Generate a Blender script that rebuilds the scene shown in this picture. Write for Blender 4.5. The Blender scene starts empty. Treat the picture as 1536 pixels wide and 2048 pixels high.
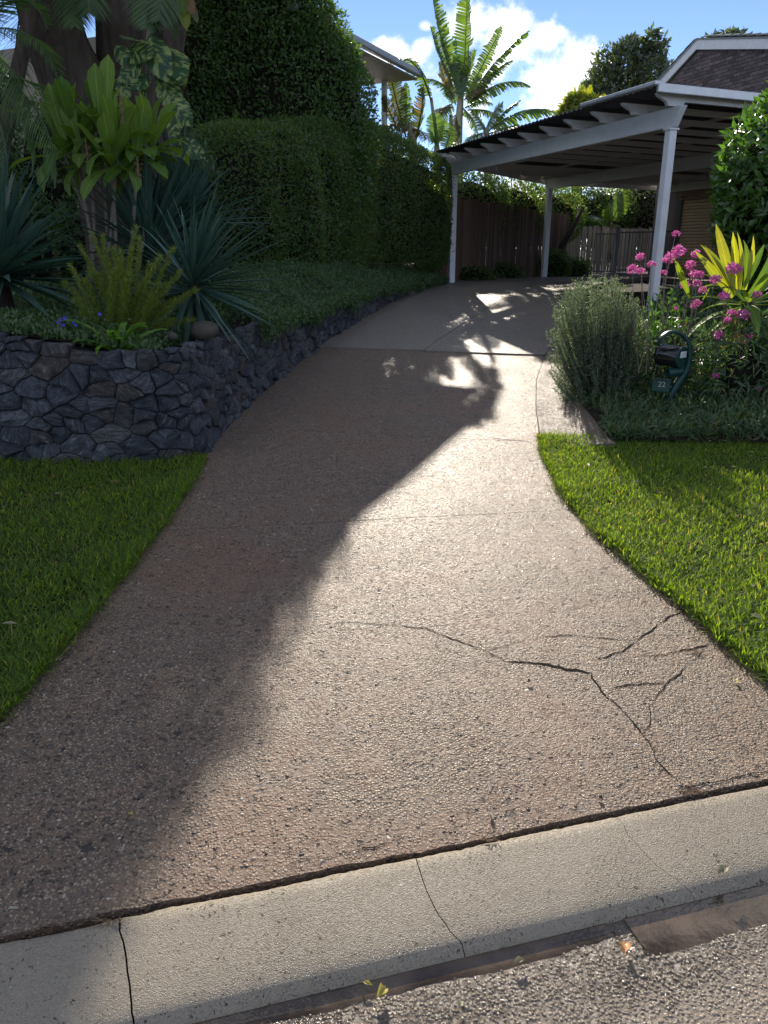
import bpy, math, random, numpy as np
from mathutils import Vector, Matrix, noise as mn
random.seed(7); rng = np.random.default_rng(7)
SC = bpy.context.scene; COL = SC.collection
R = math.radians
# ------------------------------------------------------------------ camera
FPX, PITCH, EYE = 1538.0, R(18.9), 1.65
cam = bpy.data.cameras.new('camera'); camo = bpy.data.objects.new('camera', cam); COL.objects.link(camo)
cam.sensor_fit = 'VERTICAL'; cam.angle = 2*math.atan(1024/FPX); cam.clip_start = .05; cam.clip_end = 2000
camo.location = (0, 0, EYE); camo.rotation_euler = (R(90)-PITCH, 0, 0); SC.camera = camo
# ------------------------------------------------------------------ sun and sky
SUN_E, SUN_A = R(22.6), R(-1.0)           # elevation, azimuth to the right of +y
sd = Vector((math.sin(SUN_A)*math.cos(SUN_E), math.cos(SUN_A)*math.cos(SUN_E), math.sin(SUN_E)))
sl = bpy.data.lights.new('sun', 'SUN'); sl.energy = 3.8; sl.angle = R(.4); sl.color = (1, .9, .76)
so = bpy.data.objects.new('sun', sl); COL.objects.link(so); so.rotation_euler = sd.to_track_quat('Z', 'Y').to_euler()
SC.view_settings.view_transform = 'Standard'; SC.view_settings.look = 'None'; SC.view_settings.exposure = 0.9
SC.view_settings.gamma = 1; SC.view_settings.use_curve_mapping = False

class NT:
    """small helper around a node tree"""
    def __init__(s, t): s.t = t
    def n(s, typ, **kw):
        x = s.t.nodes.new(typ)
        for k, v in kw.items():
            if k.startswith('i_'):
                key = k[2:]; key = int(key) if key.isdigit() else key.replace('_', ' ')
                if hasattr(v, 'is_output') or isinstance(v, bpy.types.NodeSocket): s.t.links.new(v, x.inputs[key])
                else: x.inputs[key].default_value = v
            else: setattr(x, k, v)
        return x
    def math(s, op, a, b=0.0, c=None, clamp=False):
        x = s.t.nodes.new('ShaderNodeMath'); x.operation = op; x.use_clamp = clamp
        for i, v in enumerate((a, b, c)):
            if v is None: continue
            if isinstance(v, bpy.types.NodeSocket): s.t.links.new(v, x.inputs[i])
            else: x.inputs[i].default_value = v
        return x.outputs[0]
    def ramp(s, f, stops, interp='LINEAR'):
        x = s.t.nodes.new('ShaderNodeValToRGB'); s.t.links.new(f, x.inputs[0]); cr = x.color_ramp; cr.interpolation = interp
        while len(cr.elements) < len(stops): cr.elements.new(.5)
        for e, (p, c) in zip(cr.elements, stops):
            e.position = p; e.color = c if len(c) == 4 else (*c, 1)
        return x.outputs[0]
    def mix(s, f, a, b, mode='MIX'):
        x = s.t.nodes.new('ShaderNodeMix'); x.data_type = 'RGBA'; x.blend_type = mode
        for i, v in ((0, f), (6, a), (7, b)):
            if isinstance(v, bpy.types.NodeSocket): s.t.links.new(v, x.inputs[i])
            else: x.inputs[i].default_value = v if i == 0 or len(v) == 4 else (*v, 1)
        return x.outputs[2]
    def link(s, a, b): s.t.links.new(a, b)
    def smooth(s, v, lo, hi):
        x = s.t.nodes.new('ShaderNodeMapRange'); x.interpolation_type = 'SMOOTHSTEP'
        s.t.links.new(v, x.inputs[0]); x.inputs[1].default_value = lo; x.inputs[2].default_value = hi
        return x.outputs[0]

def pray(px, py):
    a, b = (px-768)/FPX, (1024-py)/FPX
    return np.array([a, math.cos(PITCH)+b*math.sin(PITCH), -math.sin(PITCH)+b*math.cos(PITCH)])

CLOUD_AT = (3.4, 4.6, 1.8)
w = bpy.data.worlds.new('World'); SC.world = w; w.use_nodes = True
t = NT(w.node_tree); w.node_tree.nodes.clear()
sky = t.n('ShaderNodeTexSky', sky_type='NISHITA', sun_disc=False, sun_elevation=SUN_E, sun_rotation=SUN_A)
sky.air_density = .55; sky.dust_density = .0; sky.ozone_density = 3.0; sky.altitude = 100
hsv = t.n('ShaderNodeHueSaturation', i_Color=sky.outputs[0], i_Saturation=1.0)
bg = t.n('ShaderNodeBackground', i_Color=t.mix(1.0, hsv.outputs[0], (1.06, .97, 1.0), 'MULTIPLY'), i_Strength=.105)
tc = t.n('ShaderNodeTexCoord'); D = tc.outputs['Generated']
sp = t.n('ShaderNodeSeparateXYZ', i_Vector=D)
nz = t.n('ShaderNodeTexNoise', i_Vector=D, i_Scale=16.0, i_Detail=7.0, i_Roughness=.62)
nzf = t.math('SUBTRACT', nz.outputs[0], .5)
acc = None
for (px, py, rx, ry) in [(1030, 92, 98, 66), (925, 50, 66, 52), (1085, 80, 50, 38), (985, 150, 50, 26), (772, 98, 58, 30), (852, 52, 20, 14), (850, 92, 34, 24), (800, 118, 60, 16),
                         (300, -600, 300, 120), (1500, -500, 260, 90), (-900, 100, 300, 60), (2400, 50, 260, 70), (2900, 300, 300, 60), (-2000, 200, 300, 80)]:
    c = pray(px, py); c = c/np.linalg.norm(c); k = 1/FPX
    dx = t.math('DIVIDE', t.math('SUBTRACT', sp.outputs[0], float(c[0])), rx*k)
    dz = t.math('DIVIDE', t.math('SUBTRACT', sp.outputs[2], float(c[2])), ry*k)
    r2 = t.math('ADD', t.math('MULTIPLY', dx, dx), t.math('MULTIPLY', dz, dz))
    v = t.math('MULTIPLY', t.math('SUBTRACT', 1.0, t.math('SQRT', r2)), t.math('GREATER_THAN', sp.outputs[1], 0.0))
    v = t.math('MAXIMUM', v, -2.0)
    acc = v if acc is None else t.math('MAXIMUM', acc, v)
fld = t.n('ShaderNodeTexNoise', i_Vector=t.n('ShaderNodeMapping', i_Vector=D, i_Location=CLOUD_AT, i_Scale=(1, 1, 1.6)).outputs[0], i_Scale=3.2, i_Detail=2.0, i_Roughness=.5)
acc = t.math('MAXIMUM', acc, t.math('MULTIPLY', t.math('SUBTRACT', fld.outputs[0], .5), 7.0))      # cumulus all round, mostly out of view, added to fill the shade with neutral light
acc = t.math('SUBTRACT', acc, t.math('MULTIPLY', t.math('LESS_THAN', sp.outputs[2], -.02), 5.0))
cl = t.math('ADD', acc, t.math('MULTIPLY', nzf, 3.0))
clf = t.math('MULTIPLY', t.smooth(cl, .18, .75), .97)
nz2 = t.n('ShaderNodeTexNoise', i_Vector=D, i_Scale=22.0, i_Detail=4.0)
ccol = t.ramp(nz2.outputs[0], [(.35, (.6, .66, .78)), (.6, (1, 1, 1))])
bg2 = t.n('ShaderNodeBackground', i_Color=ccol, i_Strength=.9)
ms = t.n('ShaderNodeMixShader'); t.link(clf, ms.inputs[0]); t.link(bg.outputs[0], ms.inputs[1]); t.link(bg2.outputs[0], ms.inputs[2])
wo = t.n('ShaderNodeOutputWorld'); t.link(ms.outputs[0], wo.inputs[0])

# ------------------------------------------------------------------ the lie of the land
def zpl(px, py, z):
    r = pray(px, py); return r*((z-EYE)/r[2])+np.array([0, 0, EYE])
def atY(px, py, Y):
    r = pray(px, py); return r*(Y/r[1])+np.array([0, 0, EYE])
K0 = np.array([-.8983, 1.3777]); KD = np.array([.96491, .26258]); KN = np.array([-.26258, .96491])
SS = [-60, 0, 3, 6, 9, 12, 14, 18, 60, 400]; SZ = [.12, .12, .21, .36, .56, .78, .86, .9, 1.0, 1.2]
def S(x, y): return (x-K0[0])*KN[0]+(y-K0[1])*KN[1]
def G(x, y): return np.interp(S(x, y), SS, SZ)
def gnd(px, py):
    r = pray(px, py); a = .8
    while a < 60:
        q = r*a
        if q[2]+EYE < G(q[0], q[1]): break
        a += .01
    return q+np.array([0, 0, EYE])
LY = [-1, 1.0, 1.6, 2.23, 3.11, 4.02, 5.11, 5.85, 7.22, 8.76, 10.22, 12.96, 16.26, 18.95, 22]
LX = [-2.3, -1.75, -1.42, -1.3, -1.25, -1.23, -1.26, -1.27, -1.17, -.95, -.7, -.07, .83, 1.5, 2.3]
RY = [-1, 1.6, 2.1, 2.5, 2.88, 3.36, 3.88, 4.39, 5.1, 5.83, 6.77, 8.06, 9.39, 10.5, 12.5, 15, 18, 20, 24]
RX = [2.6, 1.85, 1.58, 1.43, 1.36, 1.27, 1.17, 1.12, 1.14, 1.21, 1.35, 1.59, 1.94, 2.29, 2.9, 3.7, 4.7, 5.7, 8.5]
def Lx(y): return np.interp(y, LY, LX)
def Rx(y): return np.interp(y, RY, RX)
AY = [5.6, 5.78, 7.18, 8.74, 9.6, 10.6]; AX = [1.74, 1.72, 1.8, 2.02, 2.3, 2.42]
def Ax(y): return np.where(np.asarray(y) < 10.5, np.interp(y, AY, AX), Rx(y)+.1)

# ------------------------------------------------------------------ objects
def tag(o, label=None, cat=None, group=None, kind=None):
    for k, v in (('label', label), ('category', cat), ('group', group), ('kind', kind)):
        if v: o[k] = v
    return o
def thing(name, loc, label, cat, group=None, rz=0):
    o = bpy.data.objects.new(name, None); o.empty_display_size = .1; COL.objects.link(o)
    o.location = loc; o.rotation_euler = (0, 0, rz); return tag(o, label, cat, group)
def link(name, me, parent=None, mat4=None):
    o = bpy.data.objects.new(name, me); COL.objects.link(o)
    if parent: o.parent = parent
    if mat4 is not None: o.matrix_local = mat4
    return o
def mesh(name, V, F, m, smooth=False):
    me = bpy.data.meshes.new(name); me.from_pydata([tuple(map(float, v)) for v in V], [], [tuple(map(int, f)) for f in F])
    if m: me.materials.append(m)
    if smooth: me.polygons.foreach_set('use_smooth', [True]*len(me.polygons))
    me.update(); return me
def fastmesh(name, V, F, m, smooth=False):
    """V (n,3) array, F (k,3|4) array"""
    V = np.ascontiguousarray(V, np.float32); F = np.ascontiguousarray(F, np.int32); k, c = F.shape
    me = bpy.data.meshes.new(name); me.vertices.add(len(V)); me.vertices.foreach_set('co', V.ravel())
    me.loops.add(k*c); me.loops.foreach_set('vertex_index', F.ravel())
    me.polygons.add(k); me.polygons.foreach_set('loop_start', np.arange(0, k*c, c, dtype=np.int32))
    if smooth: me.polygons.foreach_set('use_smooth', np.ones(k, bool))
    if m: me.materials.append(m)
    me.update(calc_edges=True); return me
class MB:
    def __init__(s): s.V = []; s.F = []
    def add(s, V, F):
        b = len(s.V); s.V += [tuple(v) for v in V]; s.F += [tuple(i+b for i in f) for f in F]; return s
    def box(s, lo, hi, M=None):
        V = [(x, y, z) for x in (lo[0], hi[0]) for y in (lo[1], hi[1]) for z in (lo[2], hi[2])]
        if M is not None: V = [tuple(M @ Vector(v)) for v in V]
        return s.add(V, [(0, 1, 3, 2), (4, 6, 7, 5), (0, 4, 5, 1), (2, 3, 7, 6), (0, 2, 6, 4), (1, 5, 7, 3)])
    def bar(s, a, b, wd, ht, up=(0, 0, 1)):
        """box from a to b; wd across, ht along up, a/b on its centre line"""
        a, b, up = Vector(a), Vector(b), Vector(up); d = (b-a); L = d.length; d.normalize()
        x = d.cross(up).normalized(); u = x.cross(d)
        M = Matrix((x, d, u)).transposed().to_4x4(); M.translation = a
        return s.box((-wd/2, 0, -ht/2), (wd/2, L, ht/2), M)
    def prism(s, poly, ex):
        n = len(poly); ex = Vector(ex); P = [Vector(p) for p in poly]
        V = P+[p+ex for p in P]
        return s.add(V, [tuple(range(n))[::-1], tuple(range(n, 2*n))]+[(i, (i+1) % n, n+(i+1) % n, n+i) for i in range(n)])
    def tube(s, pts, rad, n=8, cap=True, jit=0, jsc=3.0):
        P = [Vector(p) for p in pts]; k = len(P); rad = rad if hasattr(rad, '__len__') else [rad]*k
        rings = []; ref = None
        for i in range(k):
            d = (P[min(i+1, k-1)]-P[max(i-1, 0)]).normalized()
            if ref is None: ref = d.orthogonal().normalized()
            x = (ref-d*ref.dot(d)); x = x.normalized() if x.length > 1e-6 else d.orthogonal().normalized(); ref = x; y = d.cross(x)
            rg = []
            for j in range(n):
                a = 2*math.pi*j/n; v = x*math.cos(a)+y*math.sin(a); rr = rad[i]
                if jit: rr *= 1+jit*mn.noise((P[i]+v*rad[i])*jsc)
                rg.append(P[i]+v*rr)
            rings.append(rg)
        V = [v for r in rings for v in r]
        F = [(i*n+j, i*n+(j+1) % n, (i+1)*n+(j+1) % n, (i+1)*n+j) for i in range(k-1) for j in range(n)]
        if cap: F += [tuple(range(n))[::-1], tuple(range((k-1)*n, k*n))]
        return s.add(V, F)
    def lathe(s, prof, n=16, M=None):
        """prof: (r, z) list"""
        V = [(r*math.cos(2*math.pi*j/n), r*math.sin(2*math.pi*j/n), z) for r, z in prof for j in range(n)]
        if M is not None: V = [tuple(M @ Vector(v)) for v in V]
        k = len(prof)
        return s.add(V, [(i*n+j, i*n+(j+1) % n, (i+1)*n+(j+1) % n, (i+1)*n+j) for i in range(k-1) for j in range(n)]+[tuple(range(n))[::-1], tuple(range((k-1)*n, k*n))])
    def me(s, name, m, smooth=False): return mesh(name, s.V, s.F, m, smooth)
    def obj(s, name, m, parent=None, smooth=False, mat4=None): return link(name, s.me(name, m, smooth), parent, mat4)
def bevel(o, wd=.006, seg=2):
    md = o.modifiers.new('bevel', 'BEVEL'); md.width = wd; md.segments = seg; md.limit_method = 'ANGLE'; return o
def grid(name, P, m, parent=None, smooth=True, thick=0):
    """P (r,c,3) array of points"""
    P = np.asarray(P, float); r, c, _ = P.shape; V = P.reshape(-1, 3); i = np.arange((r-1)*(c-1)); a = (i//(c-1))*c+i % (c-1)
    F = np.stack([a, a+1, a+c+1, a+c], 1)
    if thick:
        n = len(V); B = V-np.array([0, 0, thick]); ring = [(0, j) for j in range(c)]+[(k, c-1) for k in range(1, r)]+[(r-1, j) for j in range(c-2, -1, -1)]+[(k, 0) for k in range(r-2, 0, -1)]
        ids = np.array([a_*c+b_ for a_, b_ in ring]); nx = np.roll(ids, -1)
        # the rim gets its own copy of the top ring so that the edge stays crisp
        T = V[ids]; LO = B[ids]; q = len(ids); k = np.arange(q); k2 = (k+1) % q
        V = np.vstack([V, T, LO]); F = np.vstack([F, np.stack([n+k2, n+k, n+q+k, n+q+k2], 1)])
    return link(name, fastmesh(name, V, F, m, smooth), parent)
def unit(v): return v/np.maximum(np.linalg.norm(v, axis=-1, keepdims=True), 1e-9)
def leaves(name, P, T, N, L, W, m, shape='leaf', fold=.15, bend=.15):
    """one mesh of many leaves: base points P, directions T, face normals N, lengths L, widths W"""
    P, T = np.asarray(P), unit(np.asarray(T)); X = unit(np.cross(T, N)); N = np.cross(X, T); n = len(P)
    if shape == 'leaf': tv = [(0, 0, 0), (-.5, .45, fold), (0, .5, 0), (.5, .45, fold), (0, 1, -bend)]; tf = [(0, 2, 1), (0, 3, 2), (1, 2, 4), (2, 3, 4)]
    elif shape == 'dia': tv = [(0, 0, 0), (-.5, .5, fold), (.5, .5, fold), (0, 1, -bend)]; tf = [(0, 2, 1), (1, 2, 3)]
    else: tv = [(-.5, 0, 0), (.5, 0, 0), (-.4, .55, -bend*.3), (.4, .55, -bend*.3), (0, 1, -bend)]; tf = [(0, 1, 3), (0, 3, 2), (2, 3, 4)]   # blade
    L = np.broadcast_to(L, n)[:, None]; W = np.broadcast_to(W, n)[:, None]
    V = np.stack([P+X*(a*W)+T*(b*L)+N*(c*(W if c > 0 else L)) for a, b, c in tv], 1).reshape(-1, 3)
    F = (np.arange(n)[:, None, None]*len(tv)+np.array(tf)[None]).reshape(-1, 3)
    return fastmesh(name, V, F, m)
def nz3(P, sc, seed=0):
    """cheap smooth noise, vectorised: sums of sines, about -1..1"""
    P = np.asarray(P)*sc; r = np.random.default_rng(100+seed); o = np.zeros(len(P))
    for k in range(7):
        d = r.normal(size=3)*(1+.35*k); o += np.sin(P@d+r.uniform(0, 6.3))/(1+.3*k)
    return o/2.6
def blob_pts(ells, n, shell=.14, lump=.1, lsc=2.0, seed=0, zmin=None, power=2.0):
    """points in the outer shell of a union of (super)ellipsoids (cx,cy,cz,rx,ry,rz), with outward directions"""
    r = np.random.default_rng(seed); E = np.array(ells, float); a = (E[:, 3]*E[:, 4]+E[:, 3]*E[:, 5]+E[:, 4]*E[:, 5]); out = []; outn = []; got = 0
    for it in range(12):
        k = r.choice(len(E), n*2, p=a/a.sum()); d = unit(r.normal(size=(n*2, 3)))
        if power > 2.2:                                                  # boxy ones: sample the box faces evenly, then round them off
            d = r.uniform(-1, 1, (n*2, 3)); R3 = E[k, 3:]; fa = np.stack([R3[:, 1]*R3[:, 2], R3[:, 0]*R3[:, 2], R3[:, 0]*R3[:, 1]], 1); fa = fa.cumsum(1)/fa.sum(1, keepdims=True); ax_ = (r.random(n*2)[:, None] > fa).sum(1).clip(0, 2); d[np.arange(n*2), ax_] = r.choice([-1.0, 1.0], n*2)
        if power != 2: d = d/(np.abs(d)**power).sum(1, keepdims=True)**(1/power)
        rad = E[k, 3:]; P = d*rad; nn = unit(np.sign(d)*np.abs(d)**(power-1)/rad)
        f = (1-shell*np.abs(r.normal(size=n*2)))*(1+lump*nz3(P+E[k, :3], lsc, seed))
        P = E[k, :3]+P*f[:, None]; ok = np.ones(len(P), bool)
        for j in range(len(E)):
            q = (np.abs((P-E[j, :3])/E[j, 3:])**power).sum(1); ok &= (k == j) | (q > .72)
        if zmin is not None: ok &= P[:, 2] > zmin
        out.append(P[ok]); outn.append(nn[ok]); got += ok.sum()
        if got >= n: break
    return np.vstack(out)[:n], np.vstack(outn)[:n]
def rnd(n): return rng.normal(size=(n, 3))
def foliage(name, P, Nn, L, W, m, parent=None, spread=.8, shape='leaf', up=.25, **kw):
    n = len(P); T = unit(Nn*.55+rnd(n)*spread+np.array([0, 0, up])); N = unit(Nn+rnd(n)*.55+np.array([0, 0, .3]))
    return link(name, leaves(name, P, T, N, L*rng.uniform(.7, 1.3, n), W*rng.uniform(.75, 1.25, n), m, shape, **kw), parent)
def frame(pos, d, up=(0, 0, 1), roll=0, s=1.0):
    """matrix: local +y along d, +z as near up as can be"""
    d = Vector(d).normalized(); x = d.cross(Vector(up))
    x = d.orthogonal().normalized() if x.length < 1e-4 else x.normalized()
    M = Matrix((x, d, x.cross(d))).transposed().to_4x4() @ Matrix.Rotation(roll, 4, 'Y') @ Matrix.Scale(s, 4); M.translation = Vector(pos); return M

# ------------------------------------------------------------------ materials
def newmat(name):
    m = bpy.data.materials.new(name); m.use_nodes = True; m.node_tree.nodes.clear(); t = NT(m.node_tree)
    out = t.n('ShaderNodeOutputMaterial'); return m, t, out
def pbr(name, c1, c2=None, rough=.6, scale=8, detail=5, bump=0, bscale=None, spec=.5, stretch=None, metal=0, stain=None, rr=.1, objrand=0):
    """principled with two tones mixed by noise; stain=(colour, scale, lo, hi)"""
    m, t, out = newmat(name); tc = t.n('ShaderNodeTexCoord').outputs['Object']
    if objrand:
        oi = t.n('ShaderNodeObjectInfo'); ad = t.n('ShaderNodeVectorMath', operation='ADD'); t.link(tc, ad.inputs[0])
        mu = t.math('MULTIPLY', oi.outputs['Random'], 37.0); t.link(mu, ad.inputs[1]); tc = ad.outputs[0]
    v = tc
    if stretch: mp = t.n('ShaderNodeMapping', i_Vector=tc, i_Scale=stretch); v = mp.outputs[0]
    nz = t.n('ShaderNodeTexNoise', i_Vector=v, i_Scale=float(scale), i_Detail=float(detail), i_Roughness=.65)
    f = nz.outputs[0]; col = t.ramp(f, [(.3, c1), (.7, c2 or c1)])
    if objrand:
        hs = t.n('ShaderNodeHueSaturation', i_Color=col); k = t.math('MULTIPLY_ADD', oi.outputs['Random'], 2*objrand, 1-objrand); t.link(k, hs.inputs['Value'])
        k2 = t.math('MULTIPLY_ADD', t.math('FRACT', t.math('MULTIPLY', oi.outputs['Random'], 17.3)), .05*objrand, .5-.025*objrand); t.link(k2, hs.inputs['Hue']); col = hs.outputs[0]
    if stain:
        n2 = t.n('ShaderNodeTexNoise', i_Vector=tc, i_Scale=float(stain[1]), i_Detail=6.0, i_Roughness=.7); col = t.mix(t.smooth(n2.outputs[0], stain[2], stain[3]), col, stain[0])
    p = t.n('ShaderNodeBsdfPrincipled', i_Base_Color=col, i_Metallic=float(metal)); p.inputs['Specular IOR Level'].default_value = spec
    t.link(t.math('MULTIPLY_ADD', f, rr*2, rough-rr), p.inputs['Roughness'])
    if bump:
        n3 = t.n('ShaderNodeTexNoise', i_Vector=v, i_Scale=float(bscale or scale*3), i_Detail=6.0, i_Roughness=.7)
        b = t.n('ShaderNodeBump', i_Strength=1.0, i_Distance=float(bump), i_Height=n3.outputs[0]); t.link(b.outputs[0], p.inputs['Normal'])
    t.link(p.outputs[0], out.inputs[0]); return m
def leafmat(name, c1, c2, tr=None, amt=.4, rough=.45, spec=.5, dry=None, dryamt=.06, rib=0):
    """leaf: reflects c1..c2 (varies per leaf), lets tr through when lit from behind"""
    m, t, out = newmat(name); g = t.n('ShaderNodeNewGeometry'); oi = t.n('ShaderNodeObjectInfo')
    f = t.math('FRACT', t.math('ADD', g.outputs['Random Per Island'], oi.outputs['Random']))
    col = t.mix(f, c1, c2)
    if dry: col = t.mix(t.math('GREATER_THAN', f, 1-dryamt), col, dry)
    if rib:                                                             # paler midrib, fine lengthwise veins, a little wear
        tc = t.n('ShaderNodeTexCoord').outputs['Object']; sx = t.n('ShaderNodeSeparateXYZ', i_Vector=tc); ax = t.math('ABSOLUTE', sx.outputs[0])
        vn = t.n('ShaderNodeTexNoise', i_Vector=t.n('ShaderNodeMapping', i_Vector=tc, i_Scale=(1, .06, .3)).outputs[0], i_Scale=180.0, i_Detail=2.0); bl = t.n('ShaderNodeTexNoise', i_Vector=tc, i_Scale=14.0, i_Detail=5.0)
        col = t.mix(t.math('MULTIPLY', t.smooth(vn.outputs[0], .35, .65), .4), col, t.mix(1.0, col, (.55, .6, .55), 'MULTIPLY')); col = t.mix(t.math('MULTIPLY', t.smooth(bl.outputs[0], .5, .7), .45), col, t.mix(1.0, col, (1.5, 1.25, .8), 'MULTIPLY'))
        col = t.mix(t.math('MULTIPLY', t.smooth(ax, rib, rib*.3), .6), col, t.mix(1.0, col, (2.0, 1.9, 1.6), 'MULTIPLY'))
    p = t.n('ShaderNodeBsdfPrincipled', i_Base_Color=col, i_Roughness=rough); p.inputs['Specular IOR Level'].default_value = spec
    tcol = t.mix(1.0, col, tr or (3, 3.6, 1.2), 'MULTIPLY')
    if not tr: tcol = t.mix(1.0, col, (2.6, 3.2, 1.0), 'MULTIPLY')
    tl = t.n('ShaderNodeBsdfTranslucent', i_Color=tcol)
    mx = t.n('ShaderNodeMixShader', i_0=amt); t.link(p.outputs[0], mx.inputs[1]); t.link(tl.outputs[0], mx.inputs[2])
    t.link(mx.outputs[0], out.inputs[0]); return m
def aggregate(name, tones, cell=70.0, bump=.004, rough=.45, patch=None, pit=.15, fine=400.0, wet=None, stain=None, pitcell=26.0, spec=.5, mortar=(.16, .135, .115), tint=None):
    """exposed aggregate: small stones in a cement matrix, with pits; wet=(s_from, s_to) wets the strip by the gutter"""
    m, t, out = newmat(name); tc = t.n('ShaderNodeTexCoord').outputs['Object']
    wn = t.n('ShaderNodeTexNoise', i_Vector=tc, i_Scale=cell*.6, i_Detail=2.0)
    wv = t.n('ShaderNodeVectorMath', operation='MULTIPLY_ADD'); t.link(wn.outputs['Color'], wv.inputs[0]); wv.inputs[1].default_value = (.5/cell,)*3; t.link(tc, wv.inputs[2])
    v1 = t.n('ShaderNodeTexVoronoi', i_Vector=wv.outputs[0], i_Scale=cell)
    wn2 = t.n('ShaderNodeTexNoise', i_Vector=tc, i_Scale=pitcell*1.7, i_Detail=3.0)
    wv2 = t.n('ShaderNodeVectorMath', operation='MULTIPLY_ADD'); t.link(wn2.outputs['Color'], wv2.inputs[0]); wv2.inputs[1].default_value = (1.5/pitcell,)*3; t.link(tc, wv2.inputs[2])
    v2 = t.n('ShaderNodeTexVoronoi', i_Vector=wv2.outputs[0], i_Scale=pitcell)
    v3 = t.n('ShaderNodeTexVoronoi', i_Vector=wv2.outputs[0], i_Scale=pitcell*2.3)
    cr = t.n('ShaderNodeSeparateColor', i_Color=v1.outputs['Color'])
    stone = t.ramp(cr.outputs[0], tones)
    big = t.n('ShaderNodeTexNoise', i_Vector=tc, i_Scale=1.3, i_Detail=6.0, i_Roughness=.6)
    med = t.n('ShaderNodeTexNoise', i_Vector=tc, i_Scale=5.0, i_Detail=5.0, i_Roughness=.65)
    fin = t.n('ShaderNodeTexNoise', i_Vector=tc, i_Scale=fine, i_Detail=3.0, i_Roughness=.7)
    worn = t.smooth(big.outputs[0], .42, .62)                         # where the stones stand out
    show = t.math('MULTIPLY', t.smooth(v1.outputs['Distance'], .55, .38), t.math('MULTIPLY_ADD', worn, .5, .5))
    col = t.mix(show, mortar, stone)
    col = t.mix(t.math('MULTIPLY', t.smooth(fin.outputs[0], .35, .75), .2), col, (.42, .36, .29))
    if patch: col = t.mix(t.math('MULTIPLY', t.smooth(med.outputs[0], .45, .75), .4), col, patch)
    if stain: col = t.mix(t.math('MULTIPLY', t.smooth(big.outputs[0], .52, .36), .4), col, stain)
    # scattered larger dark stones and pits
    c2 = t.n('ShaderNodeSeparateColor', i_Color=v2.outputs['Color'])
    pm = t.math('MULTIPLY', t.math('LESS_THAN', c2.outputs[0], pit), t.smooth(v2.outputs['Distance'], .34, .2))
    c3 = t.n('ShaderNodeSeparateColor', i_Color=v3.outputs['Color'])
    pm = t.math('MAXIMUM', pm, t.math('MULTIPLY', t.math('LESS_THAN', c3.outputs[0], pit*1.5), t.smooth(v3.outputs['Distance'], .42, .25)))
    pm = t.math('MULTIPLY', pm, t.smooth(med.outputs[0], .38, .56))
    col = t.mix(t.math('MULTIPLY', pm, .85), col, (.035, .03, .028))
    wm = t.math('MULTIPLY', t.math('GREATER_THAN', c2.outputs[1], .965), t.smooth(v2.outputs['Distance'], .25, .18))
    col = t.mix(t.math('MULTIPLY', wm, .8), col, (.5, .46, .4))
    if tint: col = t.mix(1.0, col, tint, 'MULTIPLY')
    h = t.math('MULTIPLY', t.smooth(v1.outputs['Distance'], .6, .15), t.math('MULTIPLY', t.math('MULTIPLY_ADD', worn, .6, .4), t.math('MULTIPLY_ADD', cr.outputs[2], .9, .35)))
    h = t.math('ADD', h, t.math('MULTIPLY', fin.outputs[0], .35)); h = t.math('SUBTRACT', h, t.math('MULTIPLY', pm, 1.2))
    rg = t.math('ADD', t.math('MULTIPLY_ADD', med.outputs[0], .25, rough-.12), t.math('MULTIPLY_ADD', cr.outputs[1], .52, -.33))
    if wet:
        sxyz = t.n('ShaderNodeSeparateXYZ', i_Vector=tc)
        s_ = t.math('ADD', t.math('MULTIPLY', t.math('SUBTRACT', sxyz.outputs[0], float(K0[0])), float(KN[0])), t.math('MULTIPLY', t.math('SUBTRACT', sxyz.outputs[1], float(K0[1])), float(KN[1])))
        s_ = t.math('ADD', s_, t.math('MULTIPLY', t.math('SUBTRACT', med.outputs[0], .5), .3))
        wf = t.smooth(s_, wet[0], wet[1]); rg = t.math('MULTIPLY', rg, t.math('MULTIPLY_ADD', wf, -.72, 1.0)); col = t.mix(t.math('MULTIPLY', wf, .55), col, (.05, .04, .03))
    p = t.n('ShaderNodeBsdfPrincipled', i_Base_Color=col); p.inputs['Specular IOR Level'].default_value = spec
    t.link(rg, p.inputs['Roughness'])
    b = t.n('ShaderNodeBump', i_Strength=1.0, i_Distance=bump, i_Height=h); t.link(b.outputs[0], p.inputs['Normal'])
    t.link(p.outputs[0], out.inputs[0]); return m
M = {}
M['drive'] = aggregate('driveway_concrete', [(0, (.045, .038, .032)), (.16, (.1, .08, .065)), (.3, (.25, .17, .115)), (.6, (.4, .275, .185)), (.88, (.54, .43, .325)), (1, (.24, .095, .055))], 105, .0085, .54, patch=(.27, .16, .1), stain=(.22, .11, .065), pit=.24, mortar=(.13, .09, .065), tint=(1.03, 1.0, .92))
M['pad'] = aggregate('upper_driveway_concrete', [(0, (.12, .1, .08)), (.5, (.25, .21, .17)), (1, (.36, .31, .26))], 110, .005, .56, patch=(.22, .175, .135), pit=.06, mortar=(.2, .165, .13))
M['strip'] = aggregate('edge_strip_concrete', [(0, (.1, .075, .055)), (.5, (.2, .15, .11)), (1, (.28, .22, .17))], 110, .006, .72, patch=(.15, .1, .07), pit=.12, mortar=(.16, .12, .09), spec=.3)
M['kerb'] = aggregate('kerb_concrete', [(0, (.17, .14, .1)), (.5, (.32, .27, .2)), (1, (.47, .41, .315))], 260, .0028, .66, patch=(.23, .195, .145), pit=.08, fine=700, pitcell=70, mortar=(.27, .23, .17), spec=.35)
M['road'] = aggregate('road_asphalt', [(0, (.16, .13, .1)), (.5, (.26, .21, .16)), (1, (.36, .3, .23))], 100, .005, .55, pit=.05, wet=(-.66, -.44), patch=(.2, .145, .1), mortar=(.2, .155, .11))
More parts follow.
